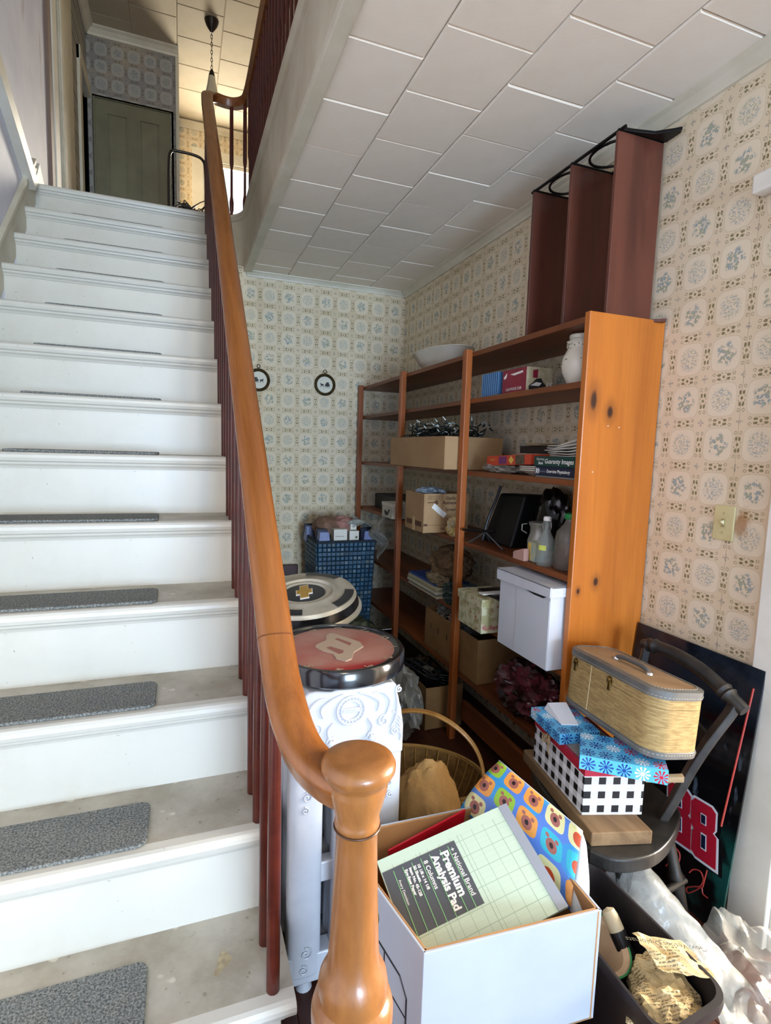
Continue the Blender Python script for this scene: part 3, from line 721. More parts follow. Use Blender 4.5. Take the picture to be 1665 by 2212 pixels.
# ------------------------------------------------------------------ third level: light strings in a tray, game, plates, books, papers
KRAFT = flat('kraft_cardboard', '#a8855c', 0.7, c2='#9a764d', scale=5.0, bump=0.0004, bscale=60)
KRAFT2 = flat('kraft_cardboard_dark', '#8f6a3e', 0.75, c2='#7b5830', scale=5.0)
def open_box(name, label, x0, x1, y0, y1, z0, z1, mat, t=0.004, cat='box', M=None, base=None):
    b = thing(name, label, cat, base or ((x0 + x1) / 2, (y0 + y1) / 2, z0), M=M)
    for nm, q in (('bottom', (x0, x1, y0, y1, z0, z0 + t)), ('side_wall', (x0, x0 + t, y0, y1, z0, z1)), ('side_wall', (x1 - t, x1, y0, y1, z0, z1)),
                  ('end_wall', (x0 + t, x1 - t, y0, y0 + t, z0, z1)), ('end_wall', (x0 + t, x1 - t, y1 - t, y1, z0, z1))):
        MB().box(*q).build(nm, mat, b, bevel=0.0012)
    return b
tb = open_box('cardboard_tray', 'shallow tan cardboard tray jutting out of the bookcase', 1.165, 1.48, 2.335, 3.050, 1.3305, 1.490, KRAFT)
WIRE = flat('dark_green_wire', '#0f1a15', 0.5)
TIP = flat('clear_bulb', '#c7d3cf', 0.1, spec=0.8)
random.seed(21)
lt = thing('string_lights', 'tangle of dark green string lights in the cardboard tray', 'string lights', (1.32, 2.70, 1.336))
for s in range(7):
    p = []
    for i in range(44):
        p.append((random.uniform(1.20, 1.45), random.uniform(2.37, 3.02), random.uniform(1.36, 1.545) - 0.02 * abs(random.gauss(0, .6))))
    MB().tube(catmull(p, 4), 0.0034, 5).build('wire', WIRE, lt, smooth=True)
lm = MB(); sk_ = MB()
for i in range(120):
    c = Vector((random.uniform(1.19, 1.45), random.uniform(2.36, 3.03), random.uniform(1.44, 1.56))); d = Vector((random.uniform(-1, 1), random.uniform(-1, 1), random.uniform(-.2, 1))).normalized()
    sk_.tube([c, c + d * 0.022], 0.0042, 6); lm.tube([c + d * 0.022, c + d * 0.045], [0.0034, 0.001], 6)
sk_.build('bulb_sockets', WIRE, lt)['kind'] = 'stuff'; lm.build('bulbs', TIP, lt)['kind'] = 'stuff'

ORG = flat('orange_game_card', '#c5472a', 0.45, c2='#b23a22')
gm = thing('board_game_box', 'orange and red board game box lying on the third shelf', 'game box', (1.38, 2.0, 1.3765))
Mg = Matrix.Translation((1.300, 1.84, 1.374)) @ Matrix.Rotation(R(-2.5), 4, 'X')
MB().box(0, 0.20, 0, 0.335, 0, 0.042, M=Mg).build('carton', ORG, gm, bevel=0.0015)
PUR = flat('purple_print', '#6d2f63', 0.5); YEL = flat('yellow_print', '#d7b052', 0.5)
MB().box(-0.0008, 0, 0.175, 0.235, 0.006, 0.037, M=Mg).build('title_patch', PUR, gm)
MB().prism([(0.120, 0.021), (0.140, 0.038), (0.160, 0.021), (0.140, 0.004)], lambda u, v, h: Mg @ Vector((h, u, v)), -0.0008, 0.0).build('badge', YEL, gm)
MB().box(-0.0009, 0, 0.045, 0.108, 0.002, 0.040, M=Mg).build('photo_panel', flat('photo_panel', '#6a5a44', 0.5, c2='#2f2a22', scale=90), gm)
lettering('FAMILY', 0.013, YEL, gm, Mg @ Vector((-0.0002, 0.285, 0.024)), (0, -1, 0.04), (0, 0, 1))
PLATE = flat('white_plate', '#cdc6b8', 0.2, spec=0.6)
for i, z in enumerate((1.3305, 1.338, 1.3455)):
    tag(MB().lathe([(0.0, 0.003), (0.045, 0.003), (0.05, 0.0), (0.055, 0.003), (0.085, 0.016), (0.093, 0.020), (0.092, 0.023), (0.082, 0.019), (0.05, 0.008), (0.0, 0.007)], (0, 0, 0), 32).build('dinner_plate', PLATE, smooth=True, origin=(0, 0, 0)),
        ['bottom cream plate of the stack under the game box', 'middle cream plate of the stack under the game box', 'top cream plate of the stack under the game box'][i], 'plate', 'plates on the third shelf').location = (1.375, 1.865, z)
CLEAR = G('clear_plastic', 0.18, 0.0, 0.7); CLEAR.col('#c9cbc6'); CLEAR.p.inputs['Alpha'].default_value = 0.24
CLEAR.bump(CLEAR.noise(CLEAR.V(), 34.0, 4.0), 0.006, 0.8); CLEAR = CLEAR.mat
PLB = G('milky_plastic', 0.3, 0.0, 0.6); PLB.col(PLB.mix(PLB.noise(PLB.V(), 30.0, 3.0), '#b3ac9f', '#7f7a70')); PLB.p.inputs['Alpha'].default_value = 0.75; PLB = PLB.mat
def bag(name, label, c, rad, seed, mat, amp=0.30, freq=1.6, sub=4, cat='bag', flatb=True, smooth=False, z0=None):
    f = ridged(seed, freq, amp)
    m = MB().ico(c, rad, sub, f)
    if z0 is not None: m.v = [(x, y, max(z, z0)) for x, y, z in m.v]
    return tag(m.build(name, mat, smooth=smooth, origin=(c[0], c[1], z0 if z0 is not None else c[2] - rad[2])), label, cat)
bag('plastic_bag', 'crumpled milky plastic bag under the board game box', (1.345, 2.10, 1.352), (0.055, 0.145, 0.026), 4, PLB, 0.26, z0=1.3305)
# black flat cases behind the game
tag(MB().box(1.42, 1.56, 1.88, 2.10, 1.420, 1.452).build('flat_case', flat('dark_case', '#1c1816', 0.5, c2='#2b2622'), bevel=0.003, origin=(1.49, 1.99, 1.420)), 'flat black case lying across the board game box', 'case')
tag(MB().box(1.40, 1.55, 1.93, 2.03, 1.4525, 1.462).build('pale_booklet', flat('tan_booklet', '#8b7a5b', 0.5), bevel=0.001, origin=(1.48, 1.98, 1.4525)), 'tan booklet on top of the flat black case', 'booklet')
# two thick books and a sheaf of papers
def book(name, label, x0, x1, y0, y1, z0, z1, cov):
    b = thing(name, label, 'book', ((x0 + x1) / 2, (y0 + y1) / 2, z0))
    MB().box(x0, x1, y0, y1, z0, z0 + 0.003).build('cover', cov, b, bevel=0.0008)
    MB().box(x0, x1, y0, y1, z1 - 0.003, z1).build('cover', cov, b, bevel=0.0008)
    MB().box(x0, x0 + 0.004, y0, y1, z0 + 0.003, z1 - 0.003).build('spine', cov, b)
    MB().box(x0 + 0.004, x1 - 0.004, y0 + 0.003, y1 - 0.003, z0 + 0.003, z1 - 0.003).build('pages', flat('book_pages', '#cfc6b0', 0.8), b)
    return b
NAVY = flat('navy_cloth', '#11152e', 0.5); DKG = flat('dark_green_cloth', '#12382f', 0.5)
b1 = book('navy_textbook', 'navy exercise physiology textbook at the bottom of the book pile', 1.268, 1.50, 1.540, 1.765, 1.3365, 1.371, NAVY)
tag(MB().box(1.270, 1.50, 1.54, 1.764, 1.3305, 1.3363).build('thin_booklet', flat('grey_booklet', '#77736b', 0.6), bevel=0.001, origin=(1.385, 1.65, 1.3305)), 'thin grey booklet under the navy textbook', 'booklet')
lettering('Exercise Physiology', 0.0165, WPR, b1, (1.2675, 1.628, 1.354), (0, -1, 0), (0, 0, 1), fat=0.0003)
lettering('Essentials of', 0.012, flat('grey_print', '#7e8296', 0.5), b1, (1.2675, 1.718, 1.353), (0, -1, 0), (0, 0, 1))
sm = MB()
for i in range(4): sm.box(1.2672, 1.268, 1.757 - i * 0.006, 1.760 - i * 0.006, 1.343 + i % 2 * 0.004, 1.365 - i % 2 * 0.004)
sm.build('publisher_mark', WPR, b1)
b2 = book('green_binder_book', 'dark green hardback lying on top of the navy textbook', 1.268, 1.50, 1.538, 1.775, 1.3715, 1.409, DKG)
lettering('Guaranty Images', 0.024, WPR, b2, (1.2675, 1.628, 1.390), (0, -1, 0), (0, 0, 1), shear=0.15, fat=0.0003)
lettering('Guaranty', 0.013, WPR, b2, (1.2675, 1.735, 1.398), (0, -1, 0), (0, 0, 1), shear=0.1); lettering('Bank', 0.014, WPR, b2, (1.2675, 1.732, 1.383), (0, -1, 0), (0, 0, 1), fat=0.0003)
PAPER = flat('white_paper', '#cbc5ba', 0.7, c2='#b5aea1', scale=12)
pp = thing('paper_sheaf', 'sheaf of curled white papers on top of the green book', 'papers', (1.36, 1.63, 1.4095))
random.seed(8)
for i in range(6):
    dy = random.uniform(-0.01, 0.012); dx = random.uniform(-0.008, 0.008); cz = 1.411 + i * 0.0072; k = 0.028 * (i / 5) ** 1.3
    MB().grid(lambda a, b: (1.285 + dx + 0.19 * a, 1.542 + dy * b + 0.178 * b, cz + k * (1 - b) ** 2 * (1 - 0.4 * a) + 0.0015 * math.sin(9 * b + i)), 6, 10).build('sheet', PAPER, pp, smooth=True, solid=0.0035)

# ------------------------------------------------------------------ fourth level
gb = thing('garlic_carton', 'tan cardboard garlic carton with printed text and a white label', 'box', (1.30, 2.63, 0.9945))
def obx(t, x0, x1, y0, y1, z0, z1, mat, th=0.004):
    for nm, q in (('bottom', (x0, x1, y0, y1, z0, z0 + th)), ('side_wall', (x0, x0 + th, y0, y1, z0, z1)), ('side_wall', (x1 - th, x1, y0, y1, z0, z1)),
                  ('end_wall', (x0 + th, x1 - th, y0, y0 + th, z0, z1)), ('end_wall', (x0 + th, x1 - th, y1 - th, y1, z0, z1))):
        MB().box(*q).build(nm, mat, t, bevel=0.0012)
obx(gb, 1.165, 1.425, 2.545, 2.790, 0.9945, 1.200, KRAFT)
BRP = flat('brown_print', '#5b3a20', 0.7)
lettering('Garlic\nAuthentic', 0.024, BRP, gb, (1.318, 2.5445, 1.165), (1, 0, 0), (0, 0, 1), fat=0.0006)
lettering('Spread', 0.022, BRP, gb, (1.318, 2.5445, 1.118), (1, 0, 0), (0, 0, 1), fat=0.0006)
lettering('MADE WITH\nREAL GARLIC', 0.012, BRP, gb, (1.222, 2.5445, 1.180), (1, 0, 0), (0, 0, 1))
lettering('GARLIC', 0.016, BRP, gb, (1.29, 2.5445, 1.018), (1, 0, 0), (0, 0, 1), fat=0.0005)
MB().box(1.185, 1.222, 2.5440, 2.5448, 1.152, 1.157).build('print_bar', BRP, gb)
MB().disc((0, 0, 0), 0.012, 16, M=Matrix.Translation((1.234, 2.5443, 1.155)) @ Matrix.Rotation(R(90), 4, 'X')).build('print_oval', BRP, gb)
MB().box(1.167, 1.42, 2.5440, 2.5448, 1.036, 1.0375).build('print_line', BRP, gb)
MB().box(1.167, 1.188, 2.5438, 2.5448, 1.032, 1.044).build('print_bar', BRP, gb)
MB().box(-0.045, 0.045, -0.0008, 0, -0.014, 0.014, M=Matrix.Translation((1.252, 2.5448, 1.112)) @ Matrix.Rotation(R(38), 4, 'Y')).build('white_label', WPR, gb)
for y0, y1 in ((2.57, 2.65), (2.69, 2.765)): MB().box(1.1642, 1.165, y0, y1, 1.025, 1.052).build('print_block', BRP, gb)
MB().box(1.1642, 1.165, 2.655, 2.685, 0.995, 1.07).build('tape_strip', flat('packing_tape', '#c2a272', 0.2), gb)
bag('crumpled_wrapper', 'crumpled blue and white wrapper poking out of the garlic carton', (1.27, 2.69, 1.200), (0.075, 0.07, 0.024), 9, flat('pale_blue_wrap', '#a9b4bd', 0.4, c2='#6d7b8a', scale=40), 0.35)
bag('yellow_bag_scrap', 'scrap of yellow and cream paper by the garlic carton', (1.285, 2.43, 1.040), (0.032, 0.050, 0.046), 12, flat('yellow_cream_paper', '#c0a049', 0.6, c2='#b9ad93', scale=25), 0.5, freq=2.0, z0=0.9945)
# left bay: dark trays, rooster carton
tag(MB().box(1.355, 1.56, 3.16, 3.84, 0.9945, 1.10).build('dark_tray', flat('dark_tray_board', '#191613', 0.6, c2='#27221c'), bevel=0.003, origin=(1.41, 3.5, 0.9945)), 'dark tray at the end of the fourth shelf', 'tray')
rc_ = carton('rooster_carton', 'small white carton printed with a black rooster', 1.215, 1.345, 3.128, 3.30, 0.9945, 1.087, flat('white_card', '#c9c3b4', 0.6, c2='#b7b09f'))
MB().box(1.2125, 1.348, 3.125, 3.303, 1.068, 1.090).build('lid', flat('white_card_lid', '#d3ccbd', 0.6), rc_, bevel=0.0015)
rp = [(3.26, 1.028), (3.245, 1.045), (3.225, 1.035), (3.20, 1.032), (3.185, 1.047), (3.165, 1.052), (3.160, 1.043), (3.172, 1.036), (3.185, 1.018), (3.205, 1.008), (3.235, 1.010)]
MB().prism(rp, lambda u, v, h: (h, u, v), 1.2142, 1.215).build('rooster_print', INK, rc_)
# right bay: black monitor, black bags, jars and bottles
BLK = flat('black_plastic', '#0d0d0f', 0.25, spec=0.6)
mo = thing('camera_case_bag', 'black vinyl bag with a tripod strap on the fourth shelf', 'bag', (1.44, 2.17, 0.9945))
BLKM = flat('matte_black_vinyl', '#0b0b0c', 0.5, spec=0.3)
MB().hexa([(1.37, 2.06, 0.9945), (1.55, 2.06, 0.9945), (1.55, 2.30, 0.9945), (1.37, 2.30, 0.9945), (1.45, 2.08, 1.235), (1.55, 2.08, 1.235), (1.55, 2.29, 1.225), (1.45, 2.29, 1.225)]).build('case', BLKM, mo, bevel=0.012, bseg=3)
MB().tube(catmull([(1.355, 2.272, 1.00), (1.38, 2.272, 1.10), (1.42, 2.270, 1.20), (1.44, 2.268, 1.262)], 4), 0.007, 8).build('strut', flat('grey_strut', '#3c3d40', 0.3, 0.5), mo, smooth=True)
bag('black_bin_bag', 'glossy black plastic bag standing behind the jars', (1.510, 1.955, 1.130), (0.058, 0.105, 0.140), 15, flat('black_bag_film', '#08080a', 0.18, spec=0.7), 0.16, freq=2.2, smooth=True, z0=0.9945)
tr = thing('mini_tripod', 'small black tripod hanging off the fourth shelf', 'tripod', (1.29, 2.12, 0.9945))
MB().tube([(1.24, 2.26, 1.055), (1.30, 2.08, 1.070)], 0.006, 8).build('head', BLK, tr)
for p in ((1.25, 2.22, 0.998), (1.31, 2.02, 0.998), (1.34, 2.17, 0.998)): MB().tube([(1.285, 2.13, 1.06), p], 0.004, 6).build('leg', flat('grey_metal', '#6b6d70', 0.3, 0.8), tr)
def glass_mat(name, c, alpha=0.3):
    g = G(name, 0.05, 0.0, 0.9); g.col(c); g.p.inputs['Alpha'].default_value = alpha; return g.mat
GLS = glass_mat('clear_bottle_glass', '#b9bfb6', 0.28); GLS2 = glass_mat('dusty_jug_glass', '#8d8576', 0.45)
wb = thing('swing_top_bottle', 'clear glass swing top bottle with a yellow label', 'bottle', (1.305, 1.720, 0.9945))
MB().lathe([(0.0, 0.002), (0.031, 0.0), (0.034, 0.006), (0.034, 0.080), (0.029, 0.100), (0.016, 0.125), (0.0125, 0.140), (0.0125, 0.160), (0.015, 0.164), (0.015, 0.170)], (1.305, 1.720, 0.9945), 28).build('bottle_body', GLS, wb, smooth=True)
MB().lathe([(0.013, 0.170), (0.015, 0.172), (0.015, 0.183), (0.012, 0.187), (0.0, 0.188)], (1.305, 1.720, 0.9945), 20).build('stopper', WPR, wb, smooth=True)
MB().tube(catmull([(1.305, 1.702, 1.125), (1.305, 1.694, 1.145), (1.305, 1.702, 1.172), (1.305, 1.720, 1.180), (1.305, 1.738, 1.172), (1.305, 1.746, 1.145), (1.305, 1.738, 1.125)], 4), 0.0016, 6).build('wire_bail', flat('steel_wire', '#b8b8b4', 0.2, 0.9), wb, smooth=True)
MB().grid(lambda a, b: (1.305 - 0.0348 * math.cos(R(50 * (a - 0.5)) + R(30)), 1.720 - 0.0348 * math.sin(R(50 * (a - 0.5)) + R(30)), 1.055 + 0.019 * b), 8, 2).build('paper_label', flat('yellow_green_label', '#c6cc57', 0.5), wb)
jg = thing('glass_jug', 'large glass jug with a green cap beside the bookcase end panel', 'jug', (1.340, 1.630, 0.9945))
MB().lathe([(0.0, 0.002), (0.046, 0.0), (0.052, 0.008), (0.053, 0.110), (0.047, 0.140), (0.024, 0.170), (0.019, 0.180), (0.019, 0.196)], (1.340, 1.630, 0.9945), 28).build('jug_body', GLS2, jg, smooth=True)
MB().lathe([(0.021, 0.188), (0.0225, 0.190), (0.0225, 0.206), (0.019, 0.209), (0.0, 0.209)], (1.340, 1.630, 0.9945), 24).build('cap', flat('green_cap', '#238a45', 0.35), jg, smooth=True)
MB().lathe([(0.0, 0.004), (0.044, 0.004), (0.045, 0.095), (0.0, 0.095)], (1.340, 1.630, 0.9945), 24).build('contents', flat('brown_contents', '#4a2320', 0.6), jg, smooth=True)
mc = thing('milk_can_jar', 'small grey metal milk can with a wide lid', 'jar', (1.375, 1.862, 0.9945))
MB().lathe([(0.0, 0.0), (0.044, 0.0), (0.045, 0.07), (0.036, 0.100), (0.036, 0.125), (0.042, 0.135), (0.043, 0.145), (0.0, 0.148)], (1.375, 1.862, 0.9945), 28).build('can_body', flat('galvanised', '#a5a297', 0.4, 0.4, c2='#86837a'), mc, smooth=True)
MB().tube([(1.34, 1.897, 1.09), (1.328, 1.915, 1.10), (1.328, 1.915, 1.125), (1.34, 1.897, 1.13)], 0.003, 6).build('handle', flat('galv_wire', '#a5a39b', 0.3, 0.8), mc)
tn = carton('tea_tin', 'yellow and pale blue tin in front of the swing top bottle', 1.292, 1.335, 1.768, 1.815, 0.9945, 1.072, flat('tin_print', '#b7b48a', 0.35, c2='#8aa0a0', scale=18), 'tin')
MB().box(1.2912, 1.292, 1.795, 1.814, 1.0, 1.066).build('yellow_panel', YEL, tn)
tg = flat('pink_card', '#b98d7e', 0.6)
tag(MB().prism([(1.797, 0.9945), (1.872, 0.9945), (1.872, 1.020), (1.862, 1.026), (1.805, 1.044), (1.797, 1.044)], lambda u, v, h: (h, u, v), 1.262, 1.285).build('pink_card_holder', tg, bevel=0.001, origin=(1.27, 1.82, 0.9945)), 'small pink card box with a slanted top beside the tin', 'box')
# jars at the back of the fourth shelf
for i, (x, y) in enumerate(((1.52, 1.72), (1.53, 1.62))):
    j = thing('mason_jar', ['dim glass jar at the back behind the swing top bottle', 'dim glass jar at the back behind the green capped jug'][i], 'jar', (x, y, 0.9945), 'jars at the back of the shelf')
    MB().lathe([(0.0, 0.0), (0.040, 0.0), (0.042, 0.01), (0.042, 0.17), (0.030, 0.20), (0.030, 0.215)], (x, y, 0.9945), 24).build('jar_body', GLS2, j, smooth=True)
    MB().lathe([(0.033, 0.205), (0.033, 0.225), (0.0, 0.227)], (x, y, 0.9945), 24).build('lid', flat('dark_lid', '#2b2a26', 0.4, 0.5), j, smooth=True)

# ------------------------------------------------------------------ fifth level
WBX = flat('white_corrugated', '#d3d3d6', 0.55, c2='#c3c3c8', scale=3.0)
fb = thing('white_file_box', 'white lidded cardboard file box jutting out of the bookcase', 'box', (1.35, 1.68, 0.6505))
MB().box(1.207, 1.520, 1.545, 1.868, 0.6505, 0.93).build('carton', WBX, fb, bevel=0.002)
lid_m = MB()
lid_m.box(1.196, 1.530, 1.536, 1.880, 0.950, 0.956)
lid_m.hexa([(1.196, 1.536, 0.918), (1.201, 1.536, 0.918), (1.201, 1.880, 0.910), (1.196, 1.880, 0.910), (1.196, 1.536, 0.956), (1.201, 1.536, 0.956), (1.201, 1.880, 0.956), (1.196, 1.880, 0.956)])
lid_m.box(1.201, 1.530, 1.536, 1.541, 0.918, 0.956)
lid_m.build('lid', WBX, fb, bevel=0.002)
MB().prism([(1.56, 0.917), (1.84, 0.908), (1.70, 0.9115), (1.60, 0.900)], lambda u, v, h: (h, u, v), 1.2062, 1.2072).build('lid_gap', DARK, fb)
MB().box(1.2055, 1.207, 1.548, 1.748, 0.653, 0.905).build('front_panel', flat('white_corrugated_light', '#cdced2', 0.5), fb, bevel=0.001)
FLO = G('floral_card', 0.5); _n = FLO.noise(FLO.V(), 26.0, 4.0, 0.6); _n2 = FLO.noise(FLO.V(), 55.0, 2.0)
_c = FLO.mix(FLO.ss(_n, 0.45, 0.6), '#c7bf9c', '#a39a6c'); _c = FLO.mix(FLO.ss(_n2, 0.62, 0.68) * FLO.ss(_n, 0.4, 0.5), _c, '#a3503c'); FLO.col(_c); FLO = FLO.mat
fx = thing('floral_storage_box', 'cream floral lidded storage box beside the white file box', 'box', (1.27, 2.03, 0.6505))
MB().box(1.185, 1.345, 1.962, 2.165, 0.6505, 0.775).build('carton', FLO, fx, bevel=0.0015)
MB().box(1.179, 1.351, 1.956, 2.171, 0.762, 0.800).build('lid', FLO, fx, bevel=0.0015)
sm = MB(); random.seed(2)
for i in range(9): sm.disc((0, 0, 0), random.uniform(.006, .011), 10, M=Matrix.Translation((1.20 + 0.016 * i, 1.9612, 0.668 + 0.01 * random.random())) @ Matrix.Rotation(R(90), 4, 'X'))
sm.build('rose_print', flat('rose_pink', '#b4776a', 0.6), fx)
tag(MB().box(1.24, 1.40, 1.90, 2.10, 0.8005, 0.812).build('black_folder', BLK, bevel=0.002, origin=(1.32, 2.0, 0.8005)), 'black folder lying on the floral storage box', 'folder')
tag(MB().box(1.20, 1.30, 1.985, 2.02, 0.8125, 0.818).build('white_leaflet', WPR, origin=(1.25, 2.0, 0.8125)), 'white leaflet on the black folder', 'leaflet')
bag('brown_paper_bundle', 'crumpled brown paper bundle in the middle bay', (1.37, 2.60, 0.815), (0.105, 0.150, 0.095), 31, flat('brown_paper', '#6f5333', 0.8, c2='#503a22', scale=10), 0.20, freq=1.7, z0=0.7168)
bag('torn_paper', 'torn tan paper in front of the brown paper bundle', (1.285, 2.59, 0.742), (0.040, 0.10, 0.030), 32, flat('tan_torn_paper', '#8f7c5c', 0.8, c2='#6a5a44', scale=18), 0.5, freq=2.2, z0=0.7168)
random.seed(14)
MAG = [flat('mag_%s' % n, c, 0.5) for n, c in (('cream', '#b3a88a'), ('grey', '#8d8674'), ('white', '#bdb6a4'), ('buff', '#a0946f'))]
lab = ['lowest cream magazine', 'second cream magazine from the bottom', 'third cream magazine from the bottom', 'fourth cream magazine from the bottom', 'fifth cream magazine from the bottom']
for i in range(5):
    z = 0.6505 + i * 0.0115; dy = random.uniform(-.012, .012); dx = random.uniform(-.008, .008)
    tag(MB().box(1.238 + dx, 1.44 + dx, 2.52 + dy, 2.90 + dy, z, z + 0.011).build('magazine', MAG[i % 4], bevel=0.002, origin=(1.34, 2.7, z)), lab[i] + ' in the stack beside the bookcase post', 'magazine', 'magazines on the fifth shelf')
tag(MB().box(1.25, 1.46, 2.56, 2.91, 0.7085, 0.7165).build('blue_magazine', flat('blue_cover', '#1f3f86', 0.4, c2='#2c4c93'), bevel=0.002, origin=(1.34, 2.7, 0.7085)), 'blue covered magazine on top of the magazine stack', 'magazine')
bag('dark_green_foil', 'crumpled dark green wrapper at the front of the fifth shelf', (1.285, 2.415, 0.70), (0.038, 0.075, 0.056), 41, flat('dark_green_foil', '#20302a', 0.3, 0.2, c2='#3b4a42', scale=30), 0.42, freq=2.0, z0=0.6505)
tag(MB().lathe([(0.0, 0.0), (0.036, 0.0), (0.037, 0.09), (0.034, 0.095), (0.0, 0.095)], (1.375, 2.40, 0.6505), 24).build('blue_can', flat('blue_grey_can', '#4a5866', 0.3, 0.3), smooth=True, origin=(1.375, 2.40, 0.6505)), 'blue grey tin can behind the bookcase post', 'can')

# ------------------------------------------------------------------ sixth level and floor level
sb_ = thing('slotted_carton', 'open brown carton with three slots on the sixth shelf', 'box', (1.39, 2.45, 0.3455))
obx(sb_, 1.270, 1.555, 2.12, 2.700, 0.3455, 0.560, KRAFT2)
for y in (2.62, 2.53, 2.43): MB().box(1.2692, 1.270, y, y + 0.006, 0.455, 0.487).build('slot_mark', DARK, sb_)
random.seed(6)
for i in range(3): bag('crumpled_scrap', ['crumpled pale scrap at the back of the slotted carton', 'crumpled pinkish scrap in the middle of the slotted carton', 'crumpled grey scrap at the front of the slotted carton'][i], (1.36, 2.60 - 0.14 * i, 0.555), (0.055, 0.052, 0.035), 50 + i, flat('scrap_%d' % i, ['#8d8474', '#97705c', '#57524c'][i], 0.6, c2='#2b2622', scale=16), 0.5, freq=2.1)
lb = thing('torn_carton', 'open brown carton of cables on the floor under the bookcase', 'box', (1.27, 2.58, 0.0))
obx(lb, 1.150, 1.36, 2.40, 2.80, 0.001, 0.225, KRAFT2)
CAB = flat('black_cable', '#0c0c0d', 0.35)
cb = thing('cable_heap', 'heap of black cables and adapters in the torn carton', 'cables', (1.26, 2.6, 0.01))
for s in range(4):
    MB().tube(catmull([(random.uniform(1.17, 1.34), random.uniform(2.42, 2.78), random.uniform(0.17, 0.255)) for i in range(26)], 4), 0.0045, 6).build('cable', CAB, cb, smooth=True)
for s in range(3):
    MB().box(-0.02, 0.02, -0.03, 0.03, -0.012, 0.012, M=Matrix.Translation((1.20 + 0.05 * s, 2.70 - 0.1 * s, 0.235)) @ Matrix.Rotation(R(30 * s), 4, 'Z')).build('adapter', [CAB, flat('grey_adapter', '#6d6a60', 0.5), CAB][s], cb, bevel=0.003)
MAR = G('maroon_film', 0.25, 0.0, 0.6); MAR.col(MAR.mix(MAR.ss(MAR.noise(MAR.V(), 12.0, 4.0), 0.4, 0.62), '#20100f', '#6a2f36')); MAR.p.inputs['Alpha'].default_value = 0.92; MAR = MAR.mat
bag('maroon_plastic_bag', 'crumpled maroon and black plastic bag on the sixth shelf', (1.345, 1.83, 0.440), (0.100, 0.17, 0.105), 61, MAR, 0.28, freq=1.9, sub=5, smooth=True, z0=0.3455)
bag('black_plastic_bag', 'black plastic bag beside the maroon bag under the file box', (1.42, 1.585, 0.42), (0.09, 0.045, 0.08), 62, flat('black_film', '#0b0a0a', 0.3), 0.25, freq=2.0, smooth=True, z0=0.3455)
# ------------------------------------------------------------------ radiator
RAD = flat('white_enamel', '#c6c9cf', 0.3, c2='#b9bcc3', scale=6.0, spec=0.6)
rd = thing('cast_iron_radiator', 'white enamelled cast iron radiator with raised scroll ornament', 'radiator', (0.395, 1.62, 0.0))
RX0, RX1, RYF = 0.262, 0.528, 1.250
def section(y, front=False):
    m = MB()
    xs = (0.292, 0.395, 0.494); rx = (0.036, 0.036, 0.036)
    def ell(x, z0, z1, a, b):
        m.lathe([(1.0, z0), (1.0, z1)], (0, 0, 0), 18, M=Matrix.Translation((x, y + 0.028, 0)) @ Matrix.Diagonal((a, b, 1, 1)))
    for x in xs: ell(x, 0.06, 0.70, 0.040, 0.027)
    hd = [(RX0 + 0.012, 0.655), (RX0 + 0.004, 0.70), (RX0 + 0.010, 0.760), (RX0 + 0.020, 0.795), (RX0 + 0.018, 0.815), (RX0 + 0.036, 0.826), (RX0 + 0.070, 0.820), (0.395, 0.828),
          (RX1 - 0.070, 0.820), (RX1 - 0.036, 0.826), (RX1 - 0.018, 0.815), (RX1 - 0.014, 0.795), (RX1 - 0.002, 0.755), (RX1 + 0.004, 0.70), (RX1 - 0.004, 0.655)]
    m.prism(hd[::-1], lambda u, v, h: (u, h, v), y + 0.004, y + 0.052)
    m.box(RX0 + 0.02, RX1 - 0.02, y + 0.010, y + 0.046, 0.295, 0.350)
    m.box(RX0, RX1, y + 0.006, y + 0.050, 0.035, 0.095)
    return m
def solid_front(y):
    """front section as one plate with four slots: columns, bars and crown share edges"""
    m = MB()
    def plate(poly, d0, d1): m.prism(poly[::-1], lambda u, v, h: (u, h, v), y + d0, y + d1)
    for x0, x1 in ((0.243, 0.330), (0.357, 0.436), (0.463, 0.540)):
        c = (x0 + x1) / 2; w = (x1 - x0) / 2
        m.prism([(c + w * math.copysign(abs(math.cos(a)) ** 0.55, math.cos(a)), y + 0.030 + 0.029 * math.copysign(abs(math.sin(a)) ** 0.55, math.sin(a))) for a in [2 * math.pi * i / 28 for i in range(28)]], lambda u, v, h: (u, v, h), 0.05, 0.70)
    hd = [(0.246, 0.628), (0.248, 0.70), (0.262, 0.755), (0.276, 0.788), (0.272, 0.806), (0.284, 0.820), (0.304, 0.821), (0.340, 0.815), (0.395, 0.826), (0.452, 0.815),
          (0.488, 0.821), (0.508, 0.820), (0.520, 0.806), (0.517, 0.788), (0.530, 0.750), (0.538, 0.70), (0.538, 0.628)]
    plate(hd, 0.0, 0.056)
    plate([(0.26, 0.300), (0.26, 0.356), (0.52, 0.356), (0.52, 0.300)], 0.012, 0.046)
    plate([(0.240, 0.030), (0.240, 0.110), (0.544, 0.110), (0.544, 0.030)], 0.004, 0.056)
    return m
solid_front(RYF).build('front_section', RAD, rd, smooth=True, bevel=0.004)
s0 = section(RYF + 0.066).build('section', RAD, rd, smooth=True)
for i in range(1, 13): sdup(s0, 'section', (0, 0.064 * i, 0))
for i in (0, 12):
    for x in (0.29, 0.50): MB().lathe([(0.022, 0.0), (0.018, 0.012), (0.014, 0.05)], (x, RYF + 0.03 + 0.064 * i, 0.0), 14).build('foot', RAD, rd, smooth=True)
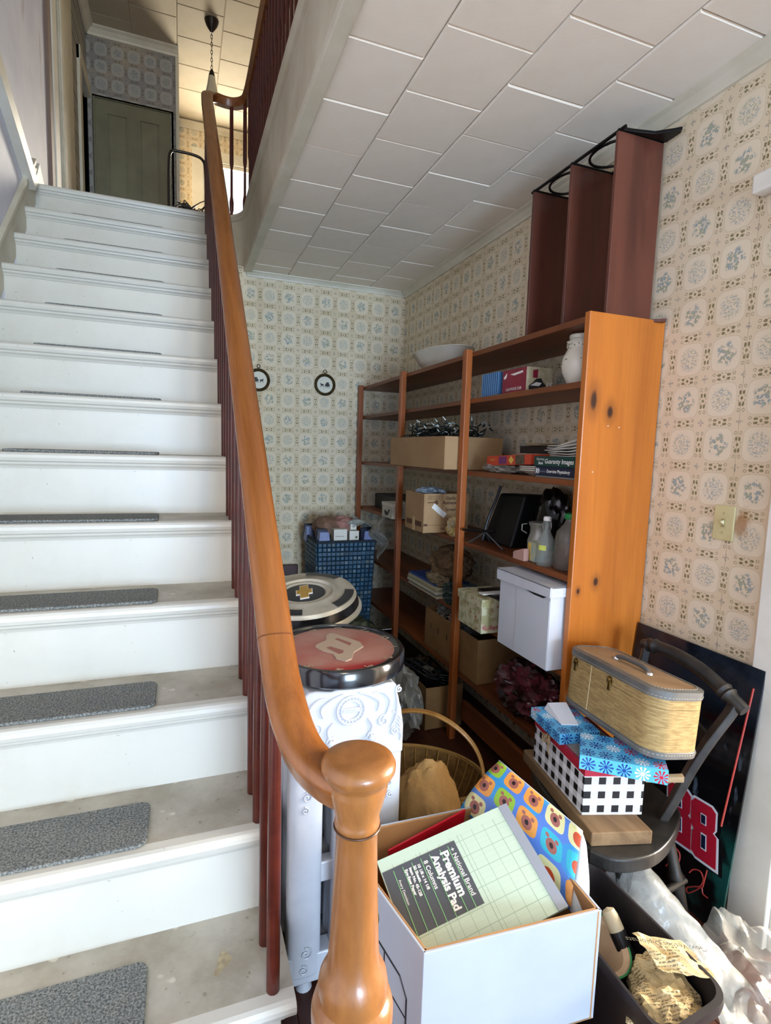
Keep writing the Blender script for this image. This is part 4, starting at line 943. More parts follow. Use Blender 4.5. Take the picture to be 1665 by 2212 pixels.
# raised ornament on the front crown
for r in (0.036, 0.0255): MB().tube([(0.393 + r * math.cos(2 * math.pi * i / 32), RYF - 0.001, 0.762 + r * math.sin(2 * math.pi * i / 32)) for i in range(32)], 0.0032, 8, loop=True).build('medallion_ring', RAD, rd, smooth=True)
sm = MB()
for i in range(22):
    a = 2 * math.pi * i / 22; sm.ico((0.393 + 0.031 * math.cos(a), RYF - 0.001, 0.762 + 0.031 * math.sin(a)), (0.0028, 0.002, 0.0028), 1)
sm.build('beading', RAD, rd, smooth=True)['kind'] = 'stuff'
MB().box(0.370, 0.416, RYF - 0.004, RYF, 0.756, 0.769).build('name_bar', RAD, rd, bevel=0.002)
lettering('PEERLESS', 0.0085, RAD, rd, (0.393, RYF - 0.0042, 0.7625), (1, 0, 0), (0, 0, 1), name='raised_letters', fat=0.0004, lift=0.0012)
def spiral(cx_, cz_, r0, turns, a0, sgn=1):
    return [(cx_ + sgn * r0 * (1 - t) * math.cos(a0 + turns * 2 * math.pi * t), RYF - 0.001, cz_ + r0 * (1 - t) * math.sin(a0 + turns * 2 * math.pi * t)) for t in [i / 26 for i in range(25)]]
for s in (-1, 1):
    X = lambda d: 0.393 + s * d
    for c in ([X(0.060)] and [(X(0.058), 0.800), (X(0.085), 0.798), (X(0.105), 0.775), (X(0.098), 0.745), (X(0.085), 0.728)],
              [(X(0.020), 0.806), (X(0.05), 0.795), (X(0.075), 0.775), (X(0.070), 0.75)],
              [(X(0.118), 0.80), (X(0.125), 0.77), (X(0.122), 0.73), (X(0.108), 0.700)],
              [(X(0.045), 0.735), (X(0.058), 0.715), (X(0.050), 0.690), (X(0.035), 0.680)]):
        MB().tube([Vector(p) for p in catmull([(a, RYF - 0.0005, b) for a, b in c], 5)], [0.0022 + 0.0026 * math.sin(math.pi * i / (len(c) * 5 - 5)) for i in range((len(c) - 1) * 5 + 1)], 7).build('scroll', RAD, rd, smooth=True)
    for cx_, cz_, r in ((X(0.088), 0.722, 0.016), (X(0.120), 0.690, 0.012), (X(0.128), 0.802, 0.010), (X(0.108), 0.55, 0.014), (X(0.112), 0.515, 0.010), (X(0.105), 0.12, 0.018), (X(0.112), 0.075, 0.014)):
        MB().tube(spiral(cx_, cz_ , r, 1.6, R(80), s), 0.0024, 6).build('scroll', RAD, rd, smooth=True)
    for k in range(5):
        MB().tube(catmull([(X(0.112 + 0.004 * k), RYF - 0.0005, 0.745 - 0.014 * k), (X(0.125 + 0.003 * k), RYF - 0.001, 0.735 - 0.014 * k), (X(0.136), RYF - 0.0005, 0.718 - 0.014 * k)], 4), 0.0022, 6).build('leaf_rib', RAD, rd, smooth=True)
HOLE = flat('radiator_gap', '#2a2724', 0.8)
for x in (0.3435, 0.4495):
    MB().prism([(x - 0.014, 0.655), (x - 0.014, 0.690), (x - 0.008, 0.700), (x + 0.008, 0.700), (x + 0.014, 0.690), (x + 0.014, 0.655)][::-1], lambda u, v, h: (u, h, v), RYF - 0.004, RYF).build('bolt_plate', RAD, rd, bevel=0.002)
    MB().lathe([(0.0105, 0.0), (0.0105, 0.006), (0.006, 0.008), (0.0, 0.009)], M=Matrix.Translation((x, RYF - 0.004, 0.684)) @ Matrix.Rotation(R(90), 4, 'X'), seg=6).build('bolt', RAD, rd)
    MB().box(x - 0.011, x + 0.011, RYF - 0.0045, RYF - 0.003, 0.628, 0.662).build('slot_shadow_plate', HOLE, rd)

# ------------------------------------------------------------------ wall clock and hubcap lying on the radiator
ck = thing('round_wall_clock', 'round red faced clock with a big number 8 lying on the radiator', 'clock', M=Matrix.Translation((0.400, 1.402, 0.8300)) @ Matrix.Rotation(R(1.0), 4, 'X'))
CR = 0.182
MB().lathe([(0.150, 0.0), (CR - 0.006, 0.0), (CR, 0.006), (CR, 0.040), (CR - 0.005, 0.047), (CR - 0.014, 0.047), (CR - 0.016, 0.043), (0.150, 0.040)], seg=64, closed=True).build('rim', flat('black_clock_rim', '#15171c', 0.16, spec=0.7), ck, smooth=True, local=True)
DUST = G('dusty_red_face', 0.3); _n = DUST.noise(DUST.V(), 9.0, 5.0, 0.6); _x, _y, _z = DUST.obj()
_r = (_x * _x + _y * _y).sqrt()
DUST.col(DUST.mix((DUST.ss(_n, 0.2, 0.7) * 0.55 + 0.28) * (1.0 - DUST.ss(_y * -1.0 + _n * 0.05, 0.13, 0.17)), '#9c1a20', '#b08a7c')); DUST = DUST.mat
MB().lathe([(CR - 0.014, 0.040), (0.10, 0.0435), (0.0, 0.045)], seg=64).build('dial', DUST, ck, smooth=True, local=True)
TAN = flat('dusty_numeral', '#b3a08c', 0.6)
cu_, cv_ = (0.25, -0.968, 0), (0.968, 0.25, 0)
for n in range(1, 13):
    a = R(-105.5) + R(30 * (4 - n)); r = 0.150
    lettering(str(n), 0.030, TAN, ck, (r * math.cos(a), r * math.sin(a), 0.0418), cu_, cv_, name='numeral', local=True, shear=0.2, fat=0.0006, lift=0.001)
e8 = [(-0.011, 0.087), (0.009, 0.102), (0.042, 0.050), (0.066, 0.009), (0.064, -0.024), (0.027, -0.057), (0.009, -0.098), (-0.010, -0.108), (-0.029, -0.087), (-0.029, -0.051), (-0.050, -0.026), (-0.063, 0.007), (-0.052, 0.026), (-0.022, 0.047)]
MB().prism(e8, lambda u, v, h: (u, v, h), 0.0435, 0.0462).build('big_eight', TAN, ck, local=True)
DRD = flat('dusty_red_counter', '#97625a', 0.5)
for q in ([(0.003, 0.048), (0.013, 0.053), (0.040, 0.006), (0.030, -0.009)], [(-0.036, -0.009), (-0.023, -0.002), (0.004, -0.041), (-0.004, -0.058), (-0.015, -0.060)]):
    MB().prism(q, lambda u, v, h: (u, v, h), 0.0462, 0.0465).build('eight_counter', DRD, ck, local=True)
hc = thing('chrome_hubcap', 'dusty chrome hubcap with a gold bow tie emblem behind the red clock', 'hubcap', M=Matrix.Translation((0.408, 1.865, 0.850)) @ Matrix.Rotation(R(9), 4, 'X') @ Matrix.Rotation(R(-6), 4, 'Y'))
CHR = flat('dusty_chrome', '#c9c3b4', 0.38, 0.35, c2='#b0a896', scale=10)
MB().lathe([(0.195, -0.005), (0.200, 0.0), (0.200, 0.006), (0.190, 0.014), (0.182, 0.050), (0.176, 0.058), (0.150, 0.062), (0.120, 0.060), (0.112, 0.066), (0.102, 0.066), (0.096, 0.058), (0.086, 0.062), (0.080, 0.062), (0.074, 0.056), (0.0, 0.060)], seg=64).build('cap', CHR, hc, smooth=True, local=True)
MB().lathe([(0.1905, 0.016), (0.1865, 0.034), (0.1835, 0.046)], seg=64).build('side_band', flat('dark_chrome', '#2b2a2c', 0.2, 0.6), hc, smooth=True, local=True)
BLKP = flat('black_hub_paint', '#26282c', 0.4)
MB().lathe([(0.073, 0.0575), (0.0, 0.0615)], seg=48).build('centre_disc', BLKP, hc, smooth=True, local=True)
for q in range(4):
    a0 = R(90 * q + 28); m = MB()
    m.grid(lambda u, v: ((0.142 + 0.032 * v) * math.cos(a0 + R(48) * u), (0.142 + 0.032 * v) * math.sin(a0 + R(48) * u), 0.0640 - 0.0045 * max(0.0, v - 0.25)), 8, 2)
    m.build('painted_patch', BLKP, hc, local=True)
GOLD = flat('gold_emblem', '#c39a45', 0.35, 0.4)
bt = [(-0.046, -0.014), (-0.016, -0.014), (-0.014, -0.026), (0.020, -0.026), (0.018, -0.014), (0.050, -0.014), (0.044, 0.014), (0.014, 0.014), (0.012, 0.026), (-0.022, 0.026), (-0.020, 0.014), (-0.052, 0.014)]
Mb = Matrix.Rotation(R(80), 4, 'Z')
MB().prism([(u * 1.12, v * 1.12) for u, v in bt], lambda u, v, h: Mb @ Vector((u, v, h)), 0.060, 0.0632).build('bow_tie_rim', WPR, hc, local=True)
MB().prism(bt, lambda u, v, h: Mb @ Vector((u, v, h)), 0.0632, 0.0642).build('bow_tie_emblem', GOLD, hc, local=True)

# ------------------------------------------------------------------ woven hamper and what is in it
def weave_mat():
    g = G('blue_weave', 0.45); u, v = g.uv()
    iu = (u / 0.030).floor(); iv = (v / 0.030).floor()
    w = g.white(g.vec(iu, iv, 1.0)); w2 = g.white(g.vec(iv, iu, 7.0))
    c = g.mix(w * 0.8, '#17364c', '#2b5773'); c = g.mix((w2 > 0.88) * 0.32, c, '#8f9d9e'); c = g.mix((w2 < 0.05) * 0.35, c, '#7d7a5e')
    g.col(c); return g.mat
WEAVE = weave_mat(); WBASE = flat('hamper_core', '#101f2b', 0.8)
hm = thing('woven_hamper', 'tall blue woven strap hamper in the far corner', 'hamper', (1.02, 3.58, 0.0))
HX0, HX1, HY0, HY1, HZ = 0.815, 1.222, 3.40, 3.78, 0.822
tp = lambda z: 0.030 * (1 - z / HZ)
MB().hexa([(HX0 + tp(0) + .006, HY0 + .036, 0.0), (HX1 - .036, HY0 + .036, 0.0), (HX1 - .036, HY1 - .03, 0.0), (HX0 + .036, HY1 - .03, 0.0), (HX0 + .006, HY0 + .006, HZ - .024), (HX1 - .006, HY0 + .006, HZ - .024), (HX1 - .006, HY1 - .006, HZ - .024), (HX0 + .006, HY1 - .006, HZ - .024)]).build('inner_body', WBASE, hm)
m = MB(); random.seed(31); c = 0.030
nz_ = int(HZ / c); nx_ = int((HX1 - HX0) / c); ny_ = int((HY1 - HY0) / c)
def pad(cx_, cy_, cz_, axis):
    k = 0.0138; d = random.uniform(0.006, 0.010)
    if axis == 'y': vs = [(cx_ - k, cy_, cz_ - k), (cx_ + k, cy_, cz_ - k), (cx_ + k, cy_, cz_ + k), (cx_ - k, cy_, cz_ + k)]; n = Vector((0, -1, 0))
    else: vs = [(cx_, cy_ + k, cz_ - k), (cx_, cy_ - k, cz_ - k), (cx_, cy_ - k, cz_ + k), (cx_, cy_ + k, cz_ + k)]; n = Vector((-1, 0, 0))
    a = [Vector(p) for p in vs]; ctr = sum(a, Vector()) / 4; b = [ctr + (p - ctr) * 0.72 + n * d for p in a]
    m._add(a + b, [(4, 5, 6, 7), (0, 1, 5, 4), (1, 2, 6, 5), (2, 3, 7, 6), (3, 0, 4, 7)])
for j in range(nz_ - 1):
    z = 0.045 + c * j
    for i in range(nx_):
        x = HX0 + 0.018 + c * i; f = (x - (HX0 + HX1) / 2) * (1 - 0.15 * (1 - z / HZ)) + (HX0 + HX1) / 2
        pad(f, HY0 + tp(z), z, 'y')
    for i in range(ny_):
        pad(HX0 + tp(z), HY0 + 0.018 + c * i + tp(z) * 0.5, z, 'x')
w_ = m.build('woven_straps', WEAVE, hm); w_['kind'] = 'stuff'
for q in ((HX0, HX1, HY0 - .004, HY0 + .012), (HX0, HX1, HY1 - .012, HY1), (HX0 - .004, HX0 + .010, HY0, HY1), (HX1 - .010, HX1 + .004, HY0, HY1)):
    MB().box(*q, HZ - 0.022, HZ).build('rim_band', WBASE, hm, bevel=0.003)
LAV = flat('lavender_plastic', '#6e78a8', 0.35, c2='#5e678f'); NVP = flat('navy_plastic', '#1a1f38', 0.35)
for i, (x, y, lb_) in enumerate(((0.868, 3.43, 'lavender plastic container on the front left of the hamper rim'), (1.175, 3.43, 'lavender plastic container on the front right of the hamper rim'), (0.842, 3.70, 'lavender plastic container at the back of the hamper rim'))):
    t = thing('plastic_container', lb_, 'container', (x, y, 0.78), 'lavender containers on the hamper')
    w, h = 0.043, 0.078
    MB().hexa([(x - w, y - 0.02, 0.78), (x + w, y - 0.02, 0.78), (x + w, y + 0.06, 0.78), (x - w, y + 0.06, 0.78), (x - w * .72, y - 0.008, 0.80 + h), (x + w * .72, y - 0.008, 0.80 + h), (x + w * .72, y + 0.055, 0.80 + h), (x - w * .72, y + 0.055, 0.80 + h)]).build('tub', LAV, t, bevel=0.004)
    MB().hexa([(x - w * 1.02, y + 0.061, 0.78), (x + w * 1.02, y + 0.061, 0.78), (x + w * 1.02, y + 0.08, 0.78), (x - w * 1.02, y + 0.08, 0.78), (x - w * .85, y + 0.056, 0.812 + h), (x + w * .85, y + 0.056, 0.812 + h), (x + w * .85, y + 0.075, 0.812 + h), (x - w * .85, y + 0.075, 0.812 + h)]).build('back_panel', NVP, t, bevel=0.004)
WC = flat('white_small_card', '#d6d1c3', 0.5)
for i, (x0, x1, y0, z0, z1, l) in enumerate(((0.932, 1.022, 3.425, 0.80, 0.893, 'wide white box with a green line in the hamper'), (1.040, 1.105, 3.43, 0.80, 0.880, 'white box with a round green seal in the hamper'), (1.060, 1.103, 3.48, 0.881, 0.938, 'small white box standing on the sealed box'))):
    t = carton('small_white_box', l, x0, x1, y0, y0 + 0.08, z0, z1, WC)
    t['group'] = 'white boxes in the hamper'
    if i == 0: MB().box(x0 + .01, x1 - .02, y0 - 0.0008, y0, 0.846, 0.8485).build('green_line', GRN, t)
    if i == 1: MB().disc((0, 0, 0), 0.009, 14, M=Matrix.Translation((x1 - 0.018, y0 - 0.0006, 0.838)) @ Matrix.Rotation(R(90), 4, 'X')).build('green_seal', GRN, t)
    if i == 2: MB().box(x0 + .014, x1 - .012, y0 - 0.0008, y0, 0.898, 0.908).build('print_mark', flat('grey_mark', '#8e8a80', 0.6), t)
bag('brown_cloth', 'folded brown cloth heaped in the hamper', (0.925, 3.60, 0.885), (0.095, 0.10, 0.075), 71, flat('brown_cloth', '#84644f', 0.8, c2='#6b4f3d', scale=12), 0.14, freq=1.4, smooth=True)
bag('pink_cloth', 'folded pink cloth behind the small white boxes', (1.035, 3.58, 0.90), (0.085, 0.08, 0.065), 72, flat('pink_cloth', '#a37468', 0.8, c2='#8a5f55', scale=12), 0.14, freq=1.5, smooth=True)
sh = MB().grid(lambda a, b: (1.06 + 0.20 * a + 0.025 * math.sin(9 * b), 3.66 - 0.26 * b - 0.03 * math.sin(7 * a), 0.955 - 0.05 * abs(a - 0.25) * 2.2 - 0.12 * max(0, a - 0.6) - 0.012 * b + 0.008 * noise.noise(Vector((a * 9, b * 9, 2)))), 16, 14)
tag(sh.build('grey_sheeting', flat('pale_grey_sheet', '#a5a8a2', 0.35, c2='#8b8f8a', scale=9), smooth=False, solid=0.002, origin=(1.16, 3.5, 0.82)), 'crumpled pale grey sheeting spilling over the hamper', 'sheeting')
sh = MB().grid(lambda a, b: (1.20 + 0.035 * math.sin(8 * b + a * 3) + 0.02 * a, 3.44 - 0.17 * a, 0.985 - 0.22 * b - 0.05 * a * b + 0.012 * noise.noise(Vector((a * 8, b * 8, 5)))), 10, 14)
tag(sh.build('clear_wrap', PLB, smooth=False, solid=0.0015, origin=(1.2, 3.35, 0.75)), 'hanging flap of clear wrap between hamper and bookcase', 'plastic wrap')

# dark camouflage bundle and stray plastic behind the radiator
CAMO = G('camouflage_cloth', 0.85, 0.0, 0.2); _n = CAMO.noise(CAMO.V(), 9.0, 3.0); _m = CAMO.noise(CAMO.V(), 16.0, 3.0)
CAMO.col(CAMO.mix(CAMO.ss(_m, 0.52, 0.56), CAMO.mix(CAMO.ss(_n, 0.45, 0.5), '#1f2019', '#3c3f2c'), '#5a5a44')); CAMO = CAMO.mat
bag('camouflage_bundle', 'dark camouflage cloth bundle at the foot of the hamper', (0.98, 3.02, 0.20), (0.16, 0.26, 0.21), 81, CAMO, 0.20, freq=1.3, sub=5, smooth=True, z0=0.001)
bag('dusty_clear_bag', 'dusty clear plastic bag beside the bookcase post', (1.03, 2.52, 0.17), (0.085, 0.27, 0.19), 82, PLB, 0.25, freq=1.6, smooth=False, z0=0.001)
bag('purple_cloth', 'scrap of lavender cloth poking out beside the radiator', (0.545, 1.60, 0.800), (0.030, 0.05, 0.030), 83, flat('lavender_cloth', '#8d7fae', 0.7, c2='#6a5480'), 0.3, smooth=True)

# ------------------------------------------------------------------ wicker basket and paper sack on the floor
def wick():
    g = G('wicker', 0.6); x, y, z = g.obj(); n = g.noise(g.V(), 30.0, 3.0)
    g.col(g.mix(n, '#8a6128', '#b98a45')); return g.mat
WICK = wick(); CANE = wood('cane_handle', '#c08a45', '#9a6527', 'X', 0.4, 12.0, 4.0)
Mk = Matrix.Translation((0.865, 1.84, 0.0)) @ Matrix.Rotation(R(55), 4, 'Z')
bs = thing('wicker_basket', 'shallow wicker basket with a tall looped cane handle', 'basket', M=Mk)
rx_, ry_, hz_ = 0.185, 0.255, 0.150
def bk_r(t): return 0.62 + 0.38 * (t ** 0.6)
MB().lathe([(0.0, 0.004)] + [(bk_r(i / 8) * 1.0, 0.004 + hz_ * (i / 8) ** 1.4) for i in range(9)] + [(bk_r(1 - i / 8) * 0.955, 0.012 + hz_ * (1 - i / 8) ** 1.4) for i in range(9)] + [(0.0, 0.012)], seg=48, M=Matrix.Diagonal((rx_, ry_, 1, 1))).build('liner', flat('wicker_shadow', '#6a481d', 0.8, c2='#86602b', scale=40), bs, smooth=True, local=True)
wv = MB()
for r in range(13):
    t = (r + 0.5) / 13; z = 0.010 + hz_ * t ** 1.4
    wv.tube([((bk_r(t) + 0.010 * math.sin(22 * a + r * math.pi) - 0.02) * rx_ * math.cos(a), (bk_r(t) + 0.010 * math.sin(22 * a + r * math.pi) - 0.02) * ry_ * math.sin(a), z) for a in [2 * math.pi * i / 88 for i in range(88)]], 0.0036, 5, loop=True)
wv.build('woven_rows', WICK, bs, smooth=True, local=True)['kind'] = 'stuff'
rbm = MB()
for i in range(30):
    a = 2 * math.pi * i / 30
    rbm.tube([(bk_r(t) * 0.93 * rx_ * math.cos(a), bk_r(t) * 0.93 * ry_ * math.sin(a), 0.014 + hz_ * t ** 1.4) for t in [k / 6 for k in range(7)]], 0.0028, 5)
rbm.build('ribs', WICK, bs, smooth=True, local=True)['kind'] = 'stuff'
for dz, rr in ((0.0, 0.0075), (0.011, 0.006)):
    MB().tube([(rx_ * math.cos(a), ry_ * math.sin(a), hz_ + 0.006 + dz) for a in [2 * math.pi * i / 60 for i in range(60)]], rr, 7, loop=True).build('rim', WICK, bs, smooth=True, local=True)
for dx in (-0.006, 0.007):
    MB().tube([(dx + 0.004 * math.sin(5 * a), ry_ * 0.99 * math.cos(a), 0.12 + 0.29 * math.sin(a) ** 0.8) for a in [math.pi * i / 36 for i in range(37)]], 0.0062, 8).build('handle', CANE, bs, smooth=True, local=True)
SACK = G('brown_sack_paper', 0.8, 0.0, 0.2); SACK.col(SACK.mix(SACK.noise(SACK.V(), 8.0, 4.0), '#b8925f', '#94703f')); SACK.bump(SACK.noise(SACK.V(), 28.0, 4.0, 0.7), 0.008, 0.7); SACK = SACK.mat
bag('brown_paper_sack', 'crumpled brown paper sack between radiator and wicker basket', (0.665, 1.36, 0.24), (0.115, 0.10, 0.275), 91, SACK, 0.10, freq=1.5, sub=5, smooth=True, z0=0.001)

# ------------------------------------------------------------------ white carton with ledger pad, folder and gift wrap
BXW = flat('white_carton_face', '#b2bac6', 0.45, c2='#aab2bf', scale=4.0); BXK = flat('carton_inside', '#b08658', 0.7, c2='#9a7147', scale=5.0)
und = open_box('plain_carton', 'plain brown carton underneath the white carton', 0.435, 0.78, 0.83, 1.16, 0.001, 0.234, KRAFT)
MB().box(0.436, 0.779, 0.832, 1.158, 0.2345, 0.2385).build('top_flaps', KRAFT, und)
wcA, wcB, wcC, wcD = (0.413, 0.826), (0.800, 0.798), (0.818, 1.172), (0.345, 1.185)      # corners at the top
wc = thing('white_carton', 'open white cardboard carton full of stationery in front of the radiator', 'box', (0.60, 1.0, 0.239))
zb, zt, th = 0.239, 0.487, 0.005
def wall_(nm, p, q, mat, inset=0.0, ztop=zt, hole=None):
    p = Vector(p); q = Vector(q); d = (q - p).normalized(); n = Vector((-d.y, d.x))
    m = MB(); a, b = p + n * inset, q + n * inset; c_, d_ = q + n * (inset + th), p + n * (inset + th)
    m.hexa([(a.x, a.y, zb), (b.x, b.y, zb), (c_.x, c_.y, zb), (d_.x, d_.y, zb), (a.x, a.y, ztop), (b.x, b.y, ztop), (c_.x, c_.y, ztop), (d_.x, d_.y, ztop)])
    return m.build(nm, mat, wc, bevel=0.001)
for p, q in ((wcA, wcB), (wcB, wcC), (wcC, wcD), (wcD, wcA)):
    wall_('outer_wall', p, q, BXW); wall_('inner_wall', p, q, BXK, inset=th, ztop=zt - 0.0005)
MB().hexa([(*wcA, zb - 0.0), (*wcB, zb), (*wcC, zb), (*wcD, zb), (*wcA, zb + .004), (*wcB, zb + .004), (*wcC, zb + .004), (*wcD, zb + .004)]).build('bottom', BXK, wc)
LV = Vector((wcD[0] - wcA[0], wcD[1] - wcA[1], 0)).normalized(); LN = Vector((LV.y * -1, LV.x, 0))
def onleft(s, z, lift): return Vector((wcA[0], wcA[1], 0)) + LV * s + Vector((-LV.y, LV.x, 0)) * lift + Vector((0, 0, z))
BLP = flat('black_print_line', '#17181c', 0.5)
MB().tube([onleft(0.05, 0.255, 0.0), onleft(0.05, 0.345, 0.0), onleft(0.075, 0.372, 0.0), onleft(0.30, 0.385, 0.0)], 0.0022, 6).build('printed_frame', BLP, wc)
MB().tube([onleft(0.05, 0.300, 0.0), onleft(0.30, 0.312, 0.0)], 0.0018, 6).build('printed_frame', BLP, wc)
MB().tube([onleft(0.135, 0.306, 0.0), onleft(0.135, 0.378, 0.0)], 0.0018, 6).build('printed_frame', BLP, wc)
hp = []
for i in range(16):
    a = 2 * math.pi * i / 16; hp.append((0.205 + 0.045 * math.copysign(abs(math.cos(a)) ** 0.6, math.cos(a)), 0.425 + 0.016 * math.copysign(abs(math.sin(a)) ** 0.6, math.sin(a))))
MB().prism(hp, lambda u, v, h: onleft(u, v, h), -0.002, 0.0008).build('hand_hole', flat('hand_hole_shade', '#5d5844', 0.8), wc)
# ledger pad leaning in the carton
pA, pB, pC = Vector((0.405, 1.066, 0.490)), Vector((0.722, 1.056, 0.565)), Vector((0.754, 0.810, 0.470))    # far-left, far-right, near-right corners
def solve_pad():
    u = (pB - pA); v = (pC - pB); v = v - u.normalized() * v.dot(u.normalized()); return u.normalized(), v.normalized(), u.length
pu_, pv_, pl_ = solve_pad(); pn_ = pu_.cross(pv_) * -1.0
PL, PW = pl_ + 0.030, 0.238
def PD(s, t, h=0.0): return pA + pu_ * (s - 0.02) + pv_ * t + pn_ * h      # s from the far-left corner towards the binding, t towards the camera
def ledger():
    g = G('green_ledger_paper', 0.6); u, v = g.uv()
    lnu = ((u / 0.0285).fract() < 0.045).mx((u / 0.095).fract() < 0.02)
    lnv = ((v / 0.034).fract() < 0.04).mx((v / 0.0085).fract() < 0.05 * 0.0)
    inb = (u > 0.015) * (v > 0.02)
    fine = ((v / 0.0113).fract() < 0.06) * 0.35
    g.col(g.mix(lnu.mx(lnv).mx(fine) * inb * 0.6, '#bccdb8', '#80957f')); return g.mat
pd = thing('ledger_pad', 'pale green columnar analysis pad leaning in the white carton', 'pad', tuple(pA))
m = MB(); m.v = []; cs = [PD(s, t, h) for h in (-0.008, 0.0) for s, t in ((0.020, 0), (PL, 0), (PL, PW), (0.020, PW))]; m.hexa([cs[0], cs[3], cs[2], cs[1], cs[4], cs[7], cs[6], cs[5]])
m.build('paper_block', ledger(), pd, uvs=lambda w, n: (float((Vector(w) - pA).dot(pu_)), float((Vector(w) - pA).dot(pv_))))
cs = [PD(s, t, h) for h in (-0.009, 0.0012) for s, t in ((PL - 0.022, 0), (PL + 0.001, 0), (PL + 0.001, PW), (PL - 0.022, PW))]
MB().hexa([cs[0], cs[3], cs[2], cs[1], cs[4], cs[7], cs[6], cs[5]]).build('binding_strip', flat('grey_binding', '#8f939c', 0.5), pd)
GRY = flat('label_grey', '#4f5256', 0.5)
cs = [PD(s, t, h) for h in (0.0002, 0.0010) for s, t in ((0.022, 0.028), (0.200, 0.028), (0.200, 0.166), (0.022, 0.166))]
MB().hexa([cs[0], cs[3], cs[2], cs[1], cs[4], cs[7], cs[6], cs[5]]).build('label_block', GRY, pd)
LGN = flat('label_green_line', '#8ccf84', 0.5)
for s in (0.046, 0.068, 0.090, 0.112, 0.134, 0.160, 0.180):
    cs = [PD(a, t, h) for h in (0.001, 0.0014) for a, t in ((s, 0.034), (s + 0.0012, 0.034), (s + 0.0012, 0.168), (s, 0.168))]
    MB().hexa([cs[0], cs[3], cs[2], cs[1], cs[4], cs[7], cs[6], cs[5]]).build('label_rule', LGN, pd)
def padtext(tx, sz, s, t, fat=0.0004): lettering(tx, sz, WPR, pd, PD(s, t, 0.0012), pv_, pu_, align='LEFT', fat=fat, lift=0.0006)
padtext('+ National Brand', 0.0150, 0.187, 0.040, 0.0002); padtext('Premium', 0.0265, 0.166, 0.040, 0.0010); padtext('Analysis Pad', 0.0235, 0.143, 0.040, 0.0009); padtext('8 Columns', 0.0140, 0.120, 0.042, 0.0003)
padtext('10 1/8 x 14 1/8', 0.009, 0.103, 0.042); padtext('50 Sheets', 0.009, 0.093, 0.042); padtext('Item No. 45-128', 0.009, 0.083, 0.042); padtext('Eye-Ease Paper', 0.009, 0.073, 0.042); padtext('Avery Dennison', 0.008, 0.052, 0.056, 0.0001)
# red folder behind the pad
tag(MB().hexa([(0.47, 1.155, 0.30), (0.66, 1.158, 0.30), (0.66, 1.163, 0.30), (0.47, 1.160, 0.30), (0.46, 1.132, 0.452), (0.672, 1.142, 0.506), (0.672, 1.148, 0.506), (0.46, 1.138, 0.452)]).build('red_folder', flat('bright_red_card', '#c01328', 0.4), bevel=0.001, origin=(0.56, 1.15, 0.30)), 'bright red folder standing behind the ledger pad', 'folder')
# gift bag with a cartoon animal print
def wrapmat():
    g = G('animal_gift_print', 0.35); u, v = g.uv()
    U = u / 0.078 + v / 0.5; V = v / 0.070
    iu, iv = U.floor(), V.floor(); fu, fv = U.fract() - 0.5, V.fract() - 0.5
    w = g.white(g.vec(iu, iv, 3.0))
    c = g.mix(g.noise(g.V(), 9.0, 1.0) > 0.5, '#5b86d6', '#3f9ad8')
    sq = (fu.pow(4.0) + fv.pow(4.0)) < 0.030
    tc_ = g.mix(w > 0.25, '#9bc53d', '#f0a24c'); tc_ = g.mix(w > 0.5, tc_, '#e6e2a6'); tc_ = g.mix(w > 0.75, tc_, '#38bdd0')
    c = g.mix(sq, c, tc_)
    bod = ((fu * fu) * 1.3 + (fv + 0.06).pow(2.0)) < 0.060
    ear = (((fu.abs() - 0.19).pow(2.0) + (fv - 0.20).pow(2.0)) < 0.006)
    w2 = g.white(g.vec(iv, iu, 9.0))
    bc = g.mix(w2 > 0.5, '#a9655a', g.mix(w > 0.4, '#8fae2e', '#c9502e'))
    c = g.mix(bod.mx(ear * (w2 < 0.5)) * (w2 < 0.8), c, bc)
    nose = ((fu * fu) * 1.6 + (fv + 0.05).pow(2.0)) < 0.010
    c = g.mix(nose * (w2 < 0.5), c, '#2c1c1c')
    g.col(c); return g.mat
gt = thing('gift_bag', 'blue gift bag with a colourful cartoon animal print in the white carton', 'gift bag', (0.80, 1.05, 0.35))
GP = [Vector((0.735, 1.20, 0.500)), Vector((0.795, 1.175, 0.595)), Vector((0.835, 0.965, 0.530)), Vector((0.760, 0.870, 0.430))]
def gsurf(a, b):   # a along the bag, b down its face
    top = Vector((0.792, 1.185, 0.592)).lerp(Vector((0.850, 0.925, 0.560)), a); bot = Vector((0.690, 1.20, 0.470)).lerp(Vector((0.775, 0.860, 0.440)), a)
    p = top.lerp(bot, b); p += Vector((-0.010, -0.006, 0.020)) * math.sin(math.pi * b) * (0.6 + 0.4 * math.sin(5 * a)); return p
MB().grid(gsurf, 18, 10).build('printed_face', wrapmat(), gt, smooth=True, solid=0.0025, vuv=[(i / 18 * 0.33, (1 - j / 10) * 0.20) for j in range(11) for i in range(19)])
MB().grid(lambda a, b: Vector((0.850, 0.925, 0.560)).lerp(Vector((0.775, 0.860, 0.440)), a) + Vector((0.020 * math.sin(math.pi * a) * b, -0.014 * math.sin(math.pi * b) - 0.055 * b * (0.5 + a * 0.5) + 0.02 * b, -0.055 * b * (1 - a * 0.6))) , 10, 8).build('white_lining', flat('white_bag_lining', '#dfe4e4', 0.45, c2='#cdd4d4'), gt, smooth=True, solid=0.002)
MB().grid(lambda a, b: Vector((0.795, 1.19, 0.592)).lerp(Vector((0.852, 0.925, 0.560)), a) + Vector((0.03 * b, 0.01 * b, -0.20 * b)), 10, 4).build('back_face', flat('white_bag_back', '#c7d0d4', 0.45), gt, smooth=True, solid=0.002)
